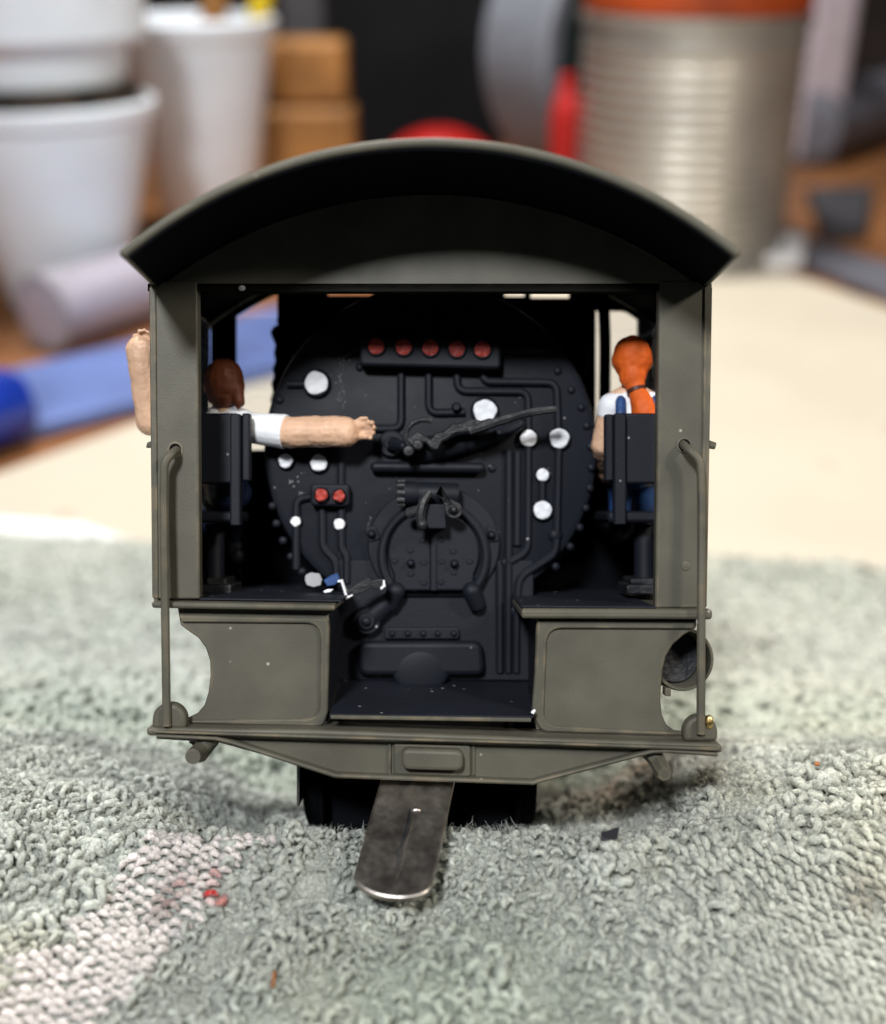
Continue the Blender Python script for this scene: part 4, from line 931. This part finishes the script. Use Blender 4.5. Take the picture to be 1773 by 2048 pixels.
# tan blocks, grey post, dark box, red dome
def block(name, x0, x1, ytop, ybase, depth, m, label, cat, Yw=None, bev=.05, rz=0):
    q = T((x0+x1)/2, ybase); Y = q.y if Yw is None else Yw
    a, c = at(x0, ytop, Y), at(x1, ytop, Y); zb_ = TABLE+.001
    b = MB(); hx = (c.x-a.x)/2; b.box(-hx, hx, 0, depth, 0, a.z-zb_); o = obj(name, b, m, None, bevel=bev, seg=3); o.location = ((a.x+c.x)/2, Y, zb_); o.rotation_euler = (0, 0, rz); tag(o, label, cat); return o
block('wood_block', 528, 706, 218, 440, .6, M['block'], 'lower tan wooden block behind the taller cup', 'block', bev=.08)
qa = T(617, 440); a, c = at(532, 80, qa.y+.1), at(690, 80, qa.y+.1); z0 = at(600, 216, qa.y).z
b = MB(); b.box(a.x, c.x, qa.y+.06, qa.y+.6, z0+.01, a.z); tag(obj('wood_block', b, M['block'], None, bevel=.08, seg=3), 'upper tan wooden block stacked on the lower one', 'block')
block('grey_post', 556, 642, -60, 380, .5, M['charcoal'], 'dark grey post behind the tan blocks', 'post', bev=.04)
block('dark_box', 600, 1010, -240, 300, 1.0, M['dark'], 'big black box standing behind the roof of the model', 'box', bev=.05)
q = T(880, 400); tp = at(880, 253, q.y); b = MB(); b.ball((0, 0, 0), .62, 28, 14, (1.25, 1, (tp.z-TABLE)/.62)); o = obj('red_bulb', b, M['redgloss']); o.location = (q.x, q.y, TABLE); tag(o, 'red rounded bulb just showing over the roof', 'bulb')
# grey roll with dark green core
Yr = 10.3; c0 = at(1150, 88, Yr); k_ = (c0-cam.location).dot(ray(CX, CY).normalized())/D/1000; Rr = 250*k_
axv = Vector((.62, -.78, 0)).normalized(); wdt = .9
roll = empty('tape_roll', c0); tag(roll, 'large grey roll with a dark green centre standing behind the can', 'roll')
b = MB(); b.lathe((0, 0, 0), [(Rr*.97, 0), (Rr, .05), (Rr, wdt-.05), (Rr*.97, wdt), (Rr*.86, wdt)], axis=axv, n=64); obj('tape', b, M['greyroll'], roll)
b = MB(); b.lathe(axv*wdt, [(Rr*.86, -.05), (Rr*.86, .02), (Rr*.4, .02), (Rr*.38, -.04)], axis=axv, n=48); obj('core', b, M['green'], roll)
# tin can
q = T(1349, 505); k0 = (q-cam.location).dot(ray(CX, CY).normalized())/D/1000; tp = at(1390, 22, q.y); k1 = (tp-cam.location).dot(ray(CX, CY).normalized())/D/1000
Rc = 219*(k0+k1)/2; Hc = tp.z-TABLE
prof = [(Rc*.95, 0), (Rc*1.0, .02), (Rc*1.0, .07), (Rc*.97, .10)]
nr = 15; z0_, z1_ = Hc*.10, Hc*.86
prof.append((Rc*.97, z0_))
for k in range(nr*6+1): prof.append((Rc*(.965+.012*math.cos(2*math.pi*k/6)), z0_+(z1_-z0_)*k/(nr*6)))
prof += [(Rc*.97, Hc*.88), (Rc*.97, Hc*.96), (Rc*1.0, Hc*.965), (Rc*1.0, Hc*.995), (Rc*.95, Hc)]
can = empty('tin_can', q); tag(can, 'ribbed bare tin can with an orange lid behind the model', 'can')
b = MB(); b.lathe((0, 0, 0), prof, axis=(0, 0, 1), n=72); obj('can_body', b, M['can'], can, smooth=60)
b = MB(); b.lathe((0, 0, Hc+.004), [(Rc*.96, 0), (Rc*.98, .02), (Rc*.98, .28), (Rc*.95, .32), (.05, .33)], axis=(0, 0, 1), n=48); obj('lid', b, M['orange'], can)
q = T(1120, 500); f_ = (q-cam.location).dot(ray(CX, CY).normalized())/D/1000; hb = at(1140, 150, q.y).z-TABLE; rb_ = 30*f_  # bottle added for the red streak at the can's left edge
b = MB(); b.lathe((0, 0, 0), [(rb_*.9, 0), (rb_, .03), (rb_, hb*.8), (rb_*.8, hb*.88), (rb_*.5, hb*.92), (rb_*.5, hb), (rb_*.3, hb+.01)], axis=(0, 0, 1), n=24); o = obj('red_streak_bottle', b, M['redgloss']); o.location = q; tag(o, 'slim red bottle added for the red streak beside the tin can', 'bottle')
# odds and ends at right
block('mauve_jar', 1640, 1740, -80, 330, .5, M['mauve'], 'mauve jar at the top right corner', 'jar', bev=.12)
va, vb = T(1600, 330), T(1860, 240); va.z = vb.z = TABLE+.45; b = MB(); ln_ = (vb-va).length
b.lathe((0, 0, 0), [(.40, 0), (.45, .03), (.45, ln_), (.4, ln_+.03)], axis=vb-va, n=32); o = obj('grey_tube', b, M['slate']); o.location = va; tag(o, 'dark grey tube lying behind the can on the right', 'tube')
b = MB(); b.slab(poly_on([(1615, 378), (1748, 372), (1735, 452), (1650, 460)], TABLE+.12), TABLE-.01, TABLE+.14); tag(obj('rubber_pad', b, M['charcoal'], None, bevel=.04), 'small charcoal pad on the orange bench at right', 'pad')
b = MB(); b.slab(poly_on([(1622, 478), (1900, 560), (1900, 630), (1612, 518)], TABLE+.1), TABLE+.006, TABLE+.10); tag(obj('metal_bar', b, M['slate'], None, bevel=.02), 'slate grey flat bar along the edge of the cream sheet', 'bar')
b = MB(); b.slab(poly_on([(1530, 470), (1612, 476), (1606, 520), (1526, 522)], TABLE+.1), TABLE+.006, TABLE+.14); tag(obj('white_block', b, M['paper'], None, bevel=.04), 'small white block by the foot of the can', 'block')
b = MB(); b.slab(poly_on([(268, 1100), (330, 1102), (330, 1122), (274, 1118)], TABLE+.03), TABLE+.022, TABLE+.05); tag(obj('teal_tag', b, M['teal'], None, bevel=.01), 'teal tab peeking out at the far edge of the towel', 'tab')
# side rail at far right bench: dark recess behind
sc.cycles.use_denoising = True
sc.cycles.max_bounces = 8
sc.cycles.transparent_max_bounces = 16
